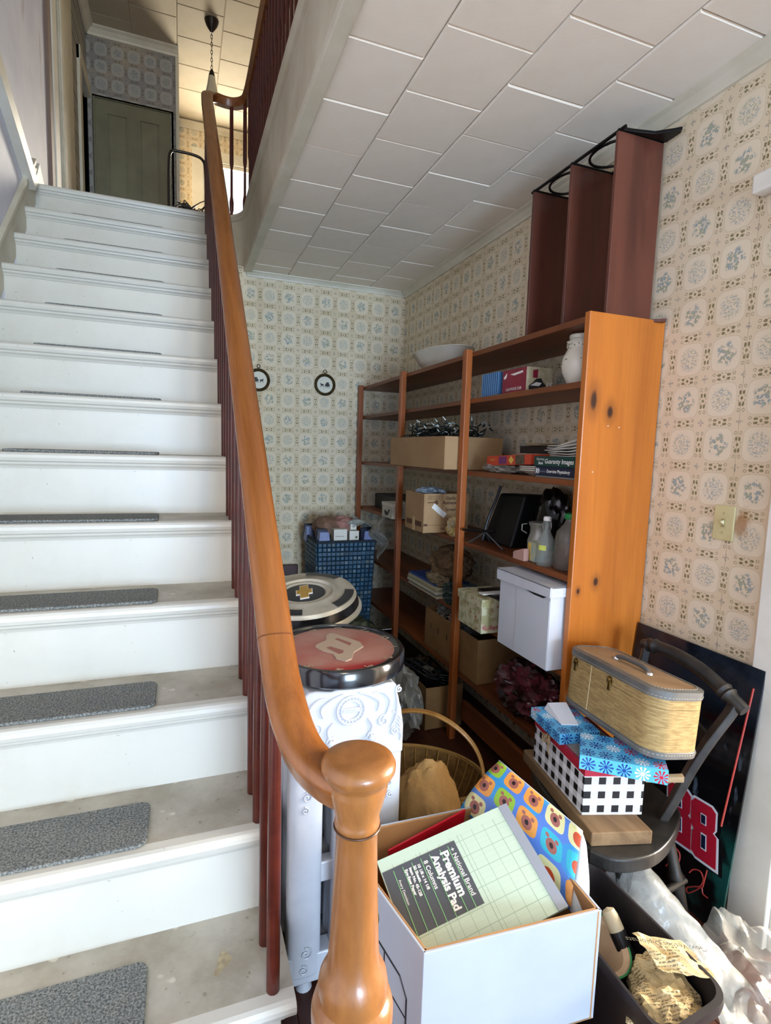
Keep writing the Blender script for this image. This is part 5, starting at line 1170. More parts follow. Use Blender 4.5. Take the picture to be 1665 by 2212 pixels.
# ------------------------------------------------------------------ low black chair by the doorway
BCH = flat('worn_black_chair_paint', '#1a1a1a', 0.4, c2='#302e2b', scale=16.0, bump=0.0006, bscale=40)
ch = thing('wooden_chair', 'low black wooden chair with a rolled top rail against the right wall', 'chair', (1.22, 1.25, 0.0))
so = [(1.022, 1.075), (1.050, 1.035), (1.105, 1.013), (1.180, 1.010), (1.260, 1.035), (1.340, 1.078), (1.400, 1.125), (1.425, 1.20), (1.425, 1.30), (1.405, 1.40), (1.34, 1.47), (1.235, 1.495), (1.13, 1.485), (1.080, 1.40), (1.045, 1.24)]
so2 = [(p.x, p.y) for p in catmull([(a, b, 0) for a, b in so + so[:1]], 4)][:-1]
MB().prism(so2, lambda u, v, h: (u, v, h), 0.318, 0.360).build('seat', BCH, ch, bevel=0.006, bseg=3)
def spin(p, q, prof, nm, mat=BCH, seg=14):
    p, q = Vector(p), Vector(q); M_ = Matrix.Translation(p) @ (q - p).to_track_quat('Z', 'Y').to_matrix().to_4x4(); L = (q - p).length
    return MB().lathe([(r, t * L) for t, r in prof], seg=seg, M=M_).build(nm, mat, ch, smooth=True)
legp = [(0.0, 0.012), (0.3, 0.016), (0.5, 0.019), (0.55, 0.022), (0.6, 0.017), (0.9, 0.015), (1.0, 0.016)]
for a, b in (((1.135, 1.045, 0.0), (1.130, 1.080, 0.322)), ((1.400, 1.060, 0.0), (1.345, 1.120, 0.322)), ((1.410, 1.460, 0.0), (1.360, 1.400, 0.322)), ((1.135, 1.470, 0.0), (1.150, 1.420, 0.322))):
    spin(a, b, legp, 'leg')
spin((1.135, 1.060, 0.15), (1.392, 1.080, 0.17), [(0, .009), (.5, .012), (1, .009)], 'stretcher'); spin((1.140, 1.46, 0.15), (1.395, 1.43, 0.15), [(0, .009), (.5, .012), (1, .009)], 'stretcher')
spin((1.134, 1.055, 0.11), (1.142, 1.455, 0.11), [(0, .009), (.5, .012), (1, .009)], 'stretcher')
# flat curved back posts
for pts, w in (([(1.320, 1.118, 0.352), (1.345, 1.100, 0.43), (1.375, 1.080, 0.53), (1.412, 1.055, 0.63), (1.448, 1.036, 0.705), (1.462, 1.030, 0.742)], 0.016), ([(1.385, 1.395, 0.352), (1.405, 1.390, 0.45), (1.425, 1.375, 0.58), (1.445, 1.358, 0.70), (1.455, 1.350, 0.785)], 0.014)):
    c_ = catmull(pts, 4)
    MB().sweep(c_, [(-w, -0.012), (w, -0.012), (w, 0.012), (-w, 0.012)]).build('back_post', BCH, ch, bevel=0.004)
tr_ = catmull([(1.462, 1.005, 0.722), (1.460, 1.035, 0.736), (1.462, 1.08, 0.757), (1.468, 1.16, 0.782), (1.468, 1.24, 0.795), (1.462, 1.31, 0.798), (1.455, 1.365, 0.790)], 6)
def ringr(i, n):
    t = i / n; r = 0.0175 + 0.004 * math.sin(math.pi * t)
    for c0 in (0.25, 0.31, 0.86, 0.91): r += 0.006 * math.exp(-((t - c0) / 0.016) ** 2)
    return r
MB().tube(tr_, [ringr(i, len(tr_) - 1) for i in range(len(tr_))], 14).build('top_rail', BCH, ch, smooth=True)
MB().sweep(catmull([(1.418, 1.062, 0.60), (1.432, 1.15, 0.625), (1.436, 1.26, 0.635), (1.430, 1.37, 0.625)], 5), [(-.006, -.022), (.006, -.022), (.006, .022), (-.006, .022)]).build('back_slat', BCH, ch, bevel=0.003)
# rough plank across the seat
PLK = wood('rough_plank', '#8d7355', '#5f4a34', 'Y', 0.8, 9.0, 6.0, spec=0.2)
pk = [(1.031, 1.084), (1.199, 1.039), (1.262, 1.470), (1.100, 1.502)]
tag(MB().hexa([(x, y, 0.3608) for x, y in pk] + [(x, y, 0.4000) for x, y in pk]).build('rough_plank', PLK, bevel=0.003, origin=(1.15, 1.27, 0.3608)), 'thick rough sawn plank lying on the black chair seat', 'plank')
# gingham box
def gingham():
    g = G('black_white_gingham', 0.5); u, v = g.uv(); p = 0.0420
    a = ((u / p).fract() < 0.5); b = ((v / p).fract() < 0.5)
    h = (((u + v) / 0.0028).fract() < 0.42)
    one = a + b - 2.0 * (a * b)
    c = g.mix(one * h * 0.75, '#e8e9f0', '#3f4148'); c = g.mix(a * b, c, '#0d0d10'); g.col(c); return g.mat
GING = gingham()
gA, gB, gC, gD = (1.056, 1.154), (1.223, 1.102), (1.266, 1.392), (1.099, 1.444)
gx = thing('gingham_gift_box', 'black and white gingham box with a red lid and twine bow on the plank', 'box', (1.16, 1.27, 0.4005))
def guv(w, n):
    e1 = (Vector(gB) - Vector(gA)).normalized(); e2 = (Vector(gD) - Vector(gA)).normalized(); d = Vector((w[0], w[1])) - Vector(gA)
    return (d.dot(e1) if abs(n.x * e1.x + n.y * e1.y) < 0.5 else d.dot(e2) + 0.012, w[2] - 0.4005 - 0.008)
MB().hexa([(*q, 0.4005) for q in (gA, gB, gC, gD)] + [(*q, 0.520) for q in (gA, gB, gC, gD)]).build('carton', GING, gx, uvs=guv, bevel=0.0008)
def grow(q, k):
    c_ = Vector((1.161, 1.273)); return tuple(c_ + (Vector(q) - c_) * k)
LQ = [grow(q, 1.018) for q in (gA, gB, gC, gD)]
MB().hexa([(*q, 0.518) for q in LQ] + [(*q, 0.546) for q in LQ]).build('lid', flat('red_lid_card', '#a81f38', 0.4), gx, bevel=0.001)
LQ2 = [grow(q, 0.90) for q in (gA, gB, gC, gD)]
MB().hexa([(*q, 0.546) for q in LQ2] + [(*q, 0.5467) for q in LQ2]).build('lid_picture', flat('grey_lid_picture', '#a49a90', 0.6, c2='#8b8279', scale=20), gx)
TWN = flat('jute_twine', '#a58a68', 0.9, c2='#83694a', scale=60)
bowc = Vector((1.072, 1.335, 0.532)); random.seed(9)
for i in range(7):
    a = random.uniform(-1.2, 1.2)
    MB().tube(catmull([bowc, bowc + Vector((-0.010 - .006 * random.random(), 0.018 * math.sin(a + i), 0.016 * math.cos(i * 1.3))), bowc + Vector((-0.012, 0.026 * math.sin(a + i * .9), 0.010 * math.sin(i))), bowc], 5), 0.003, 6).build('twine_bow', TWN, gx, smooth=True)
MB().tube(catmull([bowc, bowc + Vector((-.010, -.008, -.02)), bowc + Vector((-.008, -.012, -.045))], 4), 0.003, 6).build('twine_tail', TWN, gx, smooth=True)
MB().tube(catmull([(1.125, 1.20, 0.5474), (1.15, 1.19, 0.5474), (1.16, 1.205, 0.5474), (1.185, 1.175, 0.5474), (1.20, 1.19, 0.5474)], 4), 0.0012, 5).build('script_print', INK, gx)
# snowflake gift boxes
def snow():
    g = G('snowflake_wrap', 0.3); u, v = g.uv(); p = 0.046
    U = u / p + (v / p).floor() * 0.5; V = v / p; iu, iv = U.floor(), V.floor(); fu, fv = U.fract() - 0.5, V.fract() - 0.5
    r = (fu * fu + fv * fv).sqrt(); th = g.m('ARCTAN2', fv, fu); w = g.white(g.vec(iu, iv, 2.0))
    sp = ((th * 10.0).cos() > 0.1) * (r < 0.42) * (r > 0.05)
    sp = sp.mx(r < 0.10)
    c = g.mix(w > 0.42, '#c2202f', '#eef2f5'); c = g.mix(w > 0.74, c, '#1b3f8f')
    dots = (g.voro(g.vec(u, v, 0.0), 190.0) < 0.16)
    g.col(g.mix(sp, g.mix(dots * 0.8, '#58b4e6', '#e6f2f8'), c)); return g.mat
SNOW = snow()
def sbox(name, label, q, z0, z1, lab2=None):
    t = thing(name, label, 'box', (sum(a for a, b in q) / 4, sum(b for a, b in q) / 4, z0), 'snowflake gift boxes on the gingham box')
    e1 = (Vector(q[1]) - Vector(q[0])).normalized()
    def uvf(w, n):
        d = Vector((w[0], w[1])) - Vector(q[0]); a = d.dot(e1); b = d.dot(Vector((-e1.y, e1.x)))
        return (a, b) if abs(n.z) > 0.7 else ((a if abs(n.x * e1.x + n.y * e1.y) < 0.5 else b), w[2] - z0 + 0.004)
    MB().hexa([(*a, z0) for a in q] + [(*a, z1) for a in q]).build('lid', SNOW, t, uvs=uvf, bevel=0.001)
    return t
sbox('snowflake_gift_box', 'blue snowflake gift box tucked under the far end of the train case', [(1.058, 1.270), (1.190, 1.250), (1.225, 1.425), (1.082, 1.450)], 0.5472, 0.580)
sbox('snowflake_gift_box', 'blue snowflake gift box under the near end of the train case', [(1.030, 1.150), (1.205, 1.012), (1.290, 1.118), (1.118, 1.254)], 0.5472, 0.588)
tag(MB().hexa([(1.100, 1.318, 0.5805), (1.150, 1.300, 0.5805), (1.175, 1.41, 0.5805), (1.115, 1.425, 0.5805), (1.100, 1.318, 0.583), (1.150, 1.300, 0.583), (1.190, 1.41, 0.600), (1.128, 1.425, 0.600)]).build('white_card', flat('white_gift_card', '#dcdde2', 0.5), origin=(1.14, 1.36, 0.5805)), 'white card propped on the far snowflake gift box', 'card')
tag(MB().hexa([(1.175, 1.055, 0.535), (1.262, 1.010, 0.545), (1.272, 1.026, 0.545), (1.185, 1.072, 0.535), (1.175, 1.055, 0.5462), (1.262, 1.010, 0.562), (1.272, 1.026, 0.562), (1.185, 1.072, 0.5462)]).build('wood_chip', wood('pale_split_wood', '#b39a76', '#8d7452', 'X', 0.8, 20.0, 4.0), bevel=0.002, origin=(1.22, 1.04, 0.54)), 'split piece of pale wood beside the gingham box lid', 'wood piece')
# train case
Mt = Matrix.Translation((1.270, 1.238, 0.592)) @ Matrix.Rotation(R(-6), 4, 'Z') @ Matrix.Rotation(R(6), 4, 'Y') @ Matrix.Rotation(R(-3), 4, 'X')
tc_ = thing('train_case', 'tan tweed train case with grey stitched binding and brass latches', 'suitcase', M=Mt)
def tweed():
    g = G('tan_tweed', 0.7, 0.0, 0.3); x, y, z = g.obj()
    n1 = g.noise(g.vec(x / 8.0, y / 8.0, z), 230.0, 2.0); n2 = g.noise(g.vec(x, y, z / 6.0), 150.0, 2.0); n3 = g.noise(g.V(), 7.0, 4.0)
    c = g.mix(g.ss(n1, 0.35, 0.65) * 0.6 + n2 * 0.35, '#b79c68', '#8a7046'); c = g.mix(g.ss(n3, 0.55, 0.8) * 0.45, c, '#6e5836')
    g.col(c); g.bump(n1, 0.0008, 0.5); return g.mat
TWD = tweed(); GBD = flat('grey_binding_leather', '#5a5a58', 0.45, c2='#6d6c68', scale=14)
TOPC = flat('faded_tan_top', '#a98f6f', 0.6, c2='#94785a', scale=9.0)
w2, l2, hh = 0.088, 0.212, 0.185
def rr_(dw, r): return rrect(-w2 + dw, w2 - dw, -l2 + dw, l2 - dw, r, 8)
MB().prism(rr_(0.0, 0.055), lambda u, v, h: (u, v, h), 0.012, hh - 0.050).build('body', TWD, tc_, local=True, smooth=True)
MB().prism(rr_(0.0, 0.055), lambda u, v, h: (u, v, h), hh - 0.049, hh - 0.012).build('lid', TWD, tc_, local=True, smooth=True)
MB().prism(rr_(0.012, 0.045), lambda u, v, h: (u, v, h), hh - 0.012, hh + 0.002).build('lid_top', TOPC, tc_, local=True, smooth=True)
MB().prism(rr_(-0.002, 0.056), lambda u, v, h: (u, v, h), 0.0, 0.020).build('bottom_binding', GBD, tc_, local=True, smooth=True, bevel=0.003)
bd = MB()
out_ = rr_(-0.0025, 0.057); inn = rr_(0.016, 0.041); n_ = len(out_)
vs = [(u, v, z) for (ring, z) in ((out_, hh - 0.022), (out_, hh + 0.0), (inn, hh + 0.004), (inn, hh - 0.002)) for u, v in ring]
bd._add(vs, [(k * n_ + i, k * n_ + (i + 1) % n_, ((k + 1) % 4) * n_ + (i + 1) % n_, ((k + 1) % 4) * n_ + i) for k in range(4) for i in range(n_)])
bd.build('top_binding', GBD, tc_, local=True, smooth=True)
STI = flat('pale_stitching', '#b7b2a2', 0.7); sm = MB()
for z, dw, r in ((hh - 0.016, -0.0032, 0.057), (0.013, -0.0032, 0.057), (hh + 0.0042, 0.012, 0.045)):
    ring = rr_(dw, r); ring = [Vector((a, b, z)) for a, b in ring] + [Vector((ring[0][0], ring[0][1], z))]
    for i in range(len(ring) - 1):
        a, b = ring[i], ring[i + 1]; L = (b - a).length; k = max(1, int(L / 0.008))
        for j in range(k):
            p0 = a.lerp(b, (j + 0.15) / k); p1 = a.lerp(b, (j + 0.75) / k); sm.tube([p0, p1], 0.0007, 4)
sm.build('stitching', STI, tc_, local=True)['kind'] = 'stuff'
BRS = flat('tarnished_brass', '#8f6f33', 0.3, 0.8, c2='#5c451d', scale=60)
for y in (0.150, -0.020):
    k = MB(); k.lathe([(0.0, 0.0), (0.009, 0.0), (0.008, 0.006), (0.004, 0.009), (0.0, 0.010)], seg=14, M=Matrix.Translation((-w2 - 0.0005, y, hh - 0.034)) @ Matrix.Rotation(R(-90), 4, 'Y'))
    k.build('latch', BRS, tc_, local=True, smooth=True)
    MB().box(-w2 - 0.004, -w2, y - 0.006, y + 0.006, hh - 0.068, hh - 0.028).build('latch_plate', BRS, tc_, local=True, bevel=0.002)
    for s in (-1, 1): MB().box(-w2 - 0.003, -w2, y + s * 0.010 - 0.004, y + s * 0.010 + 0.004, hh - 0.046, hh - 0.034).build('latch_wing', BRS, tc_, local=True, bevel=0.002)
MB().tube(catmull([(0.0, -0.072, hh + 0.004), (0.0, -0.060, hh + 0.012), (0.0, -0.03, hh + 0.016), (0.0, 0.03, hh + 0.016), (0.0, 0.060, hh + 0.012), (0.0, 0.072, hh + 0.004)], 5), 0.0075, 10).build('handle', GBD, tc_, local=True, smooth=True)
for y in (-0.074, 0.074): MB().lathe([(0.0, 0.0), (0.012, 0.0), (0.011, 0.006), (0.005, 0.009), (0.0, 0.0095)], (0.0, y, hh + 0.002), 14).build('handle_mount', flat('chrome_mount', '#c2c2bf', 0.15, 0.9), tc_, local=True, smooth=True)
MB().tube([(-w2 - 0.0006, 0.070, 0.02), (-w2 - 0.0006, 0.070, hh - 0.022)], 0.0012, 5).build('cloth_seam', flat('pale_seam', '#cdbb92', 0.7), tc_, local=True)

# ------------------------------------------------------------------ racing poster board leaning on the wall
pZ = 0.812; pX0, pX1 = 1.487, 1.566; pYn, pYf = 1.030, 1.500
pU = Vector((0, -1, 0)); pV = Vector((pX1 - pX0, 0, pZ)).normalized(); pN = pU.cross(pV); PHt = Vector((pX1 - pX0, 0, pZ)).length
def PO(y, t, h=0.0): return Vector((pX0, y, 0.002)) + pV * t + pN * h
po = thing('racing_poster', 'black racing poster board with red number 88 leaning on the right wall', 'poster', (1.53, 1.26, 0.002))
def posterm():
    g = G('poster_print', 0.12, 0.0, 0.6); x, y, z = g.obj()
    n = g.noise(g.V(), 5.0, 3.0); n2 = g.noise(g.vec(x, y, z / 3.0), 16.0, 3.0)
    c = g.mix(g.ss(z, 0.60, 0.72) * g.ss(n, 0.3, 0.6), '#0a0a0d', '#232b36')
    c = g.mix((1.0 - g.ss(z, 0.24, 0.34)) * g.ss(n + (y * -1.0) * 0.9, 0.58, 0.66), c, '#14443f')
    c = g.mix(g.ss(n2, 0.62, 0.70) * g.ss(z, 0.30, 0.36) * (1.0 - g.ss(z, 0.50, 0.58)) * (y < -0.02) * 0.8, c, '#5a6876')
    g.col(c); return g.mat
cs = [PO(y, t, h) for h in (-0.006, 0.0) for y, t in ((pYn, 0), (pYf, 0), (pYf, PHt), (pYn, PHt))]
MB().hexa([cs[0], cs[1], cs[2], cs[3], cs[4], cs[5], cs[6], cs[7]]).build('board', posterm(), po)
P88 = flat('poster_red', '#b01a30', 0.3); P8W = flat('poster_white', '#d9dde2', 0.3)
NAVYP = flat('poster_navy', '#141a36', 0.3); BLKQ = flat('poster_black', '#0b0b0e', 0.3)
e8o = [(1.183, 0.327), (1.171, 0.344), (1.114, 0.348), (1.098, 0.338), (1.092, 0.287), (1.097, 0.276), (1.084, 0.270), (1.070, 0.178), (1.139, 0.173), (1.156, 0.184), (1.163, 0.240), (1.159, 0.251), (1.172, 0.262)]
h8 = ([(1.142, 0.310), (1.128, 0.311), (1.124, 0.286), (1.138, 0.285)], [(1.131, 0.252), (1.117, 0.253), (1.111, 0.214), (1.125, 0.213)])
def flatp(nm, pts, dy, k, mat, h):
    cy_ = sum(a for a, b in pts) / len(pts); cz_ = sum(b for a, b in pts) / len(pts)
    q = [(cy_ + (a - cy_) * k + dy, cz_ + (b - cz_) * (1 + (k - 1) * 0.6)) for a, b in pts]
    MB().prism(q, lambda u, v, hh: PO(u, v * 1.005, hh), h, h + 0.0006).build(nm, mat, po)
for dy in (0.0, 0.088):
    flatp('numeral_shadow', e8o, dy - 0.010, 1.20, BLKQ, 0.0002); flatp('numeral_outline', e8o, dy, 1.14, P8W, 0.0010); flatp('numeral', e8o, dy, 1.0, P88, 0.0018)
    for q in h8:
        flatp('numeral_counter_outline', q, dy, 1.35, P8W, 0.0026); flatp('numeral_counter', q, dy, 1.0, NAVYP, 0.0034)
SIG = flat('signature_red', '#b5423c', 0.4)
def sig(pts, nm='signature_stroke'): MB().tube(catmull([PO(y, t, 0.001) for y, t in pts], 6), 0.0022, 5).build(nm, SIG, po, smooth=True)
sig([(1.270, 0.110), (1.262, 0.125), (1.238, 0.138), (1.212, 0.150), (1.192, 0.142), (1.190, 0.115), (1.202, 0.095), (1.224, 0.078)])
sig([(1.232, 0.070), (1.222, 0.086), (1.212, 0.072), (1.203, 0.092), (1.196, 0.070), (1.184, 0.088), (1.182, 0.066), (1.172, 0.074), (1.165, 0.088)])
sig([(1.150, 0.110), (1.138, 0.130), (1.116, 0.140), (1.102, 0.124), (1.108, 0.098), (1.128, 0.080), (1.150, 0.058), (1.142, 0.048), (1.122, 0.072), (1.104, 0.096), (1.096, 0.082), (1.079, 0.082)])
MB().tube([PO(1.054, 0.755, 0.001), PO(1.077, 0.315, 0.001)], 0.0030, 6).build('red_stripe', flat('stripe_red', '#c0463c', 0.3), po)
MB().tube([PO(1.100, 0.10, 0.001), PO(1.096, 0.16, 0.001)], 0.0018, 6).build('red_stripe', flat('stripe_red', '#c0463c', 0.3), po)

# ------------------------------------------------------------------ black tote with crock, newspaper and bottle
TOT = flat('black_tote_plastic', '#1b1719', 0.4, c2='#262022')
tt = thing('plastic_tote', 'black plastic tote full of packed things at the front of the room', 'tote', (0.93, 0.87, 0.0))
def tring(k, z, n=6):
    base = [(0.845, 0.668), (1.040, 0.690), (1.030, 1.085), (0.862, 1.100)]
    c_ = Vector((0.945, 0.885)); out = []
    q = [c_ + (Vector(p) - c_) * k for p in base]; r = 0.05 * k
    for i in range(4):
        p, a, b = q[i], q[i - 1], q[(i + 1) % 4]; d1 = (a - p).normalized(); d2 = (b - p).normalized()
        for j in range(n + 1):
            t = j / n; e = p + d1 * r * (1 - t) ** 2 + d2 * r * t ** 2; out.append((e.x, e.y, z))
    return out
rings = [tring(0.84, 0.002), tring(0.97, 0.285), tring(0.975, 0.300), tring(1.05, 0.300), tring(1.06, 0.312), tring(1.05, 0.325), tring(0.985, 0.325), tring(0.95, 0.31), tring(0.80, 0.012)]
m = MB(); k_ = len(rings[0]); m._add([p for r_ in rings for p in r_], [(a * k_ + i, a * k_ + (i + 1) % k_, (a + 1) * k_ + (i + 1) % k_, (a + 1) * k_ + i) for a in range(len(rings) - 1) for i in range(k_)] + [tuple(range(k_))[::-1], tuple(range((len(rings) - 1) * k_, len(rings) * k_))])
m.build('tub', TOT, tt, smooth=True)
CRK = flat('cream_enamel', '#d3b99c', 0.2, c2='#c7ab8c', spec=0.6); GRM = flat('green_enamel_rim', '#3f9a5f', 0.25)
ct = Matrix.Translation((0.895, 0.950, 0.150)) @ Matrix.Rotation(R(14), 4, 'X') @ Matrix.Rotation(R(8), 4, 'Y') @ Matrix.Diagonal((0.70, 0.70, 0.85, 1.0))
ckp = thing('enamel_basin', 'cream enamel basin with a green rim in the black tote', 'basin', M=ct)
MB().lathe([(0.0, 0.0), (0.07, 0.0), (0.085, 0.01), (0.104, 0.09), (0.112, 0.140), (0.116, 0.146), (0.108, 0.148), (0.094, 0.138), (0.086, 0.09), (0.066, 0.014), (0.0, 0.010)], seg=40).build('bowl', CRK, ckp, smooth=True, local=True)
MB().tube([(0.1155 * math.cos(2 * math.pi * i / 48), 0.1155 * math.sin(2 * math.pi * i / 48), 0.146) for i in range(48)], 0.0035, 7, loop=True).build('green_rim', GRM, ckp, smooth=True, local=True)
bag('dark_scraps', 'dark scraps lying inside the enamel basin', (0.895, 0.950, 0.190), (0.042, 0.042, 0.022), 101, flat('dark_scrap', '#33201f', 0.8, c2='#6a4a42', scale=30), 0.4)
NEWS = G('newsprint', 0.8, 0.0, 0.2); _x, _y, _z = NEWS.obj(); _n = NEWS.noise(NEWS.V(), 14.0, 2.0)
_l = ((_y * 1.0 + _x * 0.35 + _z * 0.3) / 0.0072).fract() < 0.45
_w = NEWS.noise(NEWS.V(), 240.0, 1.0) > 0.47
NEWS.col(NEWS.mix(_l * _w * NEWS.ss(_n, 0.42, 0.5) * 0.75, NEWS.mix(NEWS.noise(NEWS.V(), 6.0, 3.0), '#d9c498', '#b59a6b'), '#4a4030')); NEWS = NEWS.mat
nw = thing('newspaper_bundle', 'crumpled yellowed newspaper bundle in the black tote', 'newspaper', (0.955, 0.80, 0.20))
f_ = ridged(111, 1.5, 0.26)
m = MB().ico((0.980, 0.782, 0.235), (0.058, 0.080, 0.066), 4, f_); m.build('crumpled_sheet', NEWS, nw)
f_ = ridged(117, 1.8, 0.34)
MB().ico((0.930, 0.735, 0.255), (0.075, 0.055, 0.055), 4, f_).build('crumpled_sheet', NEWS, nw)
hd_ = MB().grid(lambda a, b: (0.948 + 0.105 * a + 0.008 * noise.noise(Vector((a * 5, b * 5, 1))), 0.852 - 0.085 * b - 0.05 * a, 0.340 - 0.010 * b - 0.012 * a * a + 0.014 * noise.noise(Vector((a * 4, b * 4, 3)))), 9, 7)
hd_.build('headline_sheet', NEWS, nw, solid=0.0012)
lettering('Gov. Vetoes Diplomats', 0.0185, flat('headline_ink', '#4b4234', 0.8), nw, (0.992, 0.800, 0.346), (-0.90, 0.40, 0.06), (-0.40, -0.90, 0.1), lift=0.002)
bt_ = thing('dark_bottle', 'small cream and black bottle lying in the black tote', 'bottle', M=Matrix.Translation((0.990, 0.895, 0.225)) @ Matrix.Rotation(R(-38), 4, 'X') @ Matrix.Rotation(R(-8), 4, 'Y'))
MB().lathe([(0.0, 0.0), (0.019, 0.0), (0.020, 0.05), (0.019, 0.055)], seg=18).build('black_half', flat('bottle_black', '#15161a', 0.35), bt_, smooth=True, local=True)
MB().lathe([(0.019, 0.055), (0.0185, 0.085), (0.015, 0.098), (0.0, 0.104)], seg=18).build('cream_half', flat('bottle_cream', '#bfb093', 0.5), bt_, smooth=True, local=True)
# clear sheeting and dusty glass shape on the floor by the doorway
def film(name, label, fn, nu, nv, mat, base): return tag(MB().grid(fn, nu, nv).build(name, mat, smooth=True, solid=0.001, origin=base), label, 'plastic sheet')
nf = lambda a, b, s, k: noise.noise(Vector((a * k + s, b * k, s * 1.7)))
film('clear_plastic_sheet', 'crumpled clear plastic sheet on the floor by the doorway', lambda a, b: (1.11 + 0.42 * a + 0.02 * nf(a, b, 3, 7), 0.56 + 0.44 * b + 0.02 * nf(a, b, 5, 7), 0.012 + 0.11 * max(0.0, 0.5 + nf(a, b, 1, 4.2)) + 0.10 * math.sin(math.pi * min(1, b * 1.1)) * (1 - a * 0.6) + 0.045 * abs(nf(a, b, 9, 11))), 44, 44, CLEAR, (1.3, 0.8, 0.01))
film('dusty_plastic_roll', 'roll of dusty clear plastic leaning under the chair', lambda a, b: (1.165 + 0.06 * math.cos(2 * math.pi * a) + 0.10 * b, 1.10 - 0.30 * b + 0.05 * nf(a, b, 2, 4), 0.012 + 0.07 + 0.065 * math.sin(2 * math.pi * a) * (1 - 0.3 * b) + 0.17 * (1 - b) + 0.012 * nf(a, b, 8, 10)), 24, 26, CLEAR, (1.22, 0.95, 0.01))
# ------------------------------------------------------------------ pictures, switch, upstairs things
def frame(x, label, flip):
    z = 1.876; t = thing('round_picture', label, 'picture', (x, YB - 0.001, z), 'round silhouette pictures')
    Mf = Matrix.Translation((x, YB - 0.002, z)) @ Matrix.Rotation(R(90), 4, 'X')
    MB().lathe([(0.058, 0.0), (0.076, 0.0), (0.079, 0.006), (0.077, 0.013), (0.071, 0.016), (0.067, 0.012), (0.064, 0.014), (0.060, 0.011), (0.058, 0.006)], seg=48, M=Mf, closed=True).build('frame_ring', flat('antique_brass_frame', '#5b4a2a', 0.4, 0.4, c2='#3b2f1b', scale=40), t, smooth=True)
    MB().disc((0, 0, 0), 0.060, 40, M=Mf @ Matrix.Translation((0, 0, 0.004))).build('mat_disc', flat('cream_mat', '#d5d0bd', 0.5), t)
    Mh = Matrix.Translation((x, YB - 0.006, z + 0.094)) @ Matrix.Rotation(R(90), 4, 'X')
    MB().tube([Mh @ Vector((0.011 * math.cos(2 * math.pi * i / 18), 0.011 * math.sin(2 * math.pi * i / 18), 0)) for i in range(18)], 0.0028, 6, loop=True).build('hanging_ring', flat('dark_brass', '#3d3220', 0.4, 0.5), t, smooth=True)
    MB().box(x - 0.006, x + 0.006, YB - 0.012, YB - 0.002, z + 0.074, z + 0.086).build('ring_mount', flat('dark_brass', '#3d3220'), t, bevel=0.002)
    s = flip; y = YB - 0.0072
    car = [(0.002, -0.010), (0.002, 0.006), (0.008, 0.008), (0.010, 0.018), (0.030, 0.018), (0.030, 0.006), (0.036, 0.004), (0.036, -0.006), (0.028, -0.012)]
    MB().prism([(a * s, b) for a, b in car], lambda u, v, h: (x + u, h, z + v), y - 0.0006, y).build('carriage_silhouette', INK, t)
    hs = [(-0.010, -0.004), (-0.008, 0.004), (-0.022, 0.004), (-0.030, 0.010), (-0.036, 0.008), (-0.032, 0.002), (-0.030, -0.006), (-0.033, -0.018), (-0.030, -0.018), (-0.027, -0.008), (-0.014, -0.008), (-0.014, -0.018), (-0.011, -0.018)]
    MB().prism([(a * s, b) for a, b in hs], lambda u, v, h: (x + u, h, z + v), y - 0.0006, y).build('horse_silhouette', INK, t)
    for wx, r in ((0.008, 0.008), (0.028, 0.010)):
        MB().tube([(x + s * wx + r * math.cos(2 * math.pi * i / 16), y, z - 0.011 + r * math.sin(2 * math.pi * i / 16)) for i in range(16)], 0.0011, 5, loop=True).build('wheel_silhouette', INK, t)
frame(0.984, 'round brass framed horse carriage picture nearest the bookcase', 1)
frame(0.512, 'round brass framed horse carriage picture half hidden by the handrail', -1)
sw = thing('light_switch', 'ivory light switch plate on the right wallpapered wall', 'switch', (1.588, 1.218, 1.165))
IVO = flat('ivory_plastic', '#cdc391', 0.35, c2='#c2b784')
MB().box(XW - 0.006, XW, 1.183, 1.253, 1.164, 1.274).build('plate', IVO, sw, bevel=0.003)
MB().box(XW - 0.008, XW - 0.0055, 1.212, 1.224, 1.206, 1.232).build('toggle_slot', flat('ivory_dark', '#9c925f', 0.5), sw)
MB().hexa([(XW - 0.008, 1.214, 1.214), (XW - 0.008, 1.222, 1.214), (XW - 0.004, 1.222, 1.214), (XW - 0.004, 1.214, 1.214), (XW - 0.022, 1.215, 1.224), (XW - 0.022, 1.221, 1.224), (XW - 0.006, 1.222, 1.228), (XW - 0.006, 1.214, 1.228)]).build('toggle', flat('ivory_toggle', '#ddd5ae', 0.3), sw, bevel=0.001)
for z in (1.189, 1.249): MB().lathe([(0.0, 0.0), (0.0035, 0.0), (0.003, 0.0016), (0.0, 0.002)], seg=12, M=Matrix.Translation((XW - 0.006, 1.218, z)) @ Matrix.Rotation(R(-90), 4, 'Y')).build('screw', flat('screw_ivory', '#b3a97c', 0.4, 0.3), sw, smooth=True)
pl = thing('pendant_lamp', 'bronze chain pendant lamp with a frosted glass shade upstairs', 'lamp', (0.317, 5.951, 5.43))
BRZ = flat('dark_bronze', '#241a14', 0.4, 0.5)
MB().lathe([(0.0, -0.105), (0.012, -0.105), (0.018, -0.090), (0.030, -0.075), (0.050, -0.045), (0.062, -0.015), (0.066, 0.0)], (0.317, 5.951, 5.43), 28).build('ceiling_canopy', BRZ, pl, smooth=True)
zc_ = 5.325; i = 0
while zc_ > 4.985:
    L = 0.020; pts = []
    for k in range(14):
        a = 2 * math.pi * k / 14; d = 0.008 * math.cos(a); e = L * math.sin(a)
        pts.append((0.317 + (d if i % 2 else 0), 5.951 + (0 if i % 2 else d), zc_ + e))
    MB().tube(pts, 0.003, 5, loop=True).build('chain_link', BRZ, pl, smooth=True); zc_ -= 0.034; i += 1
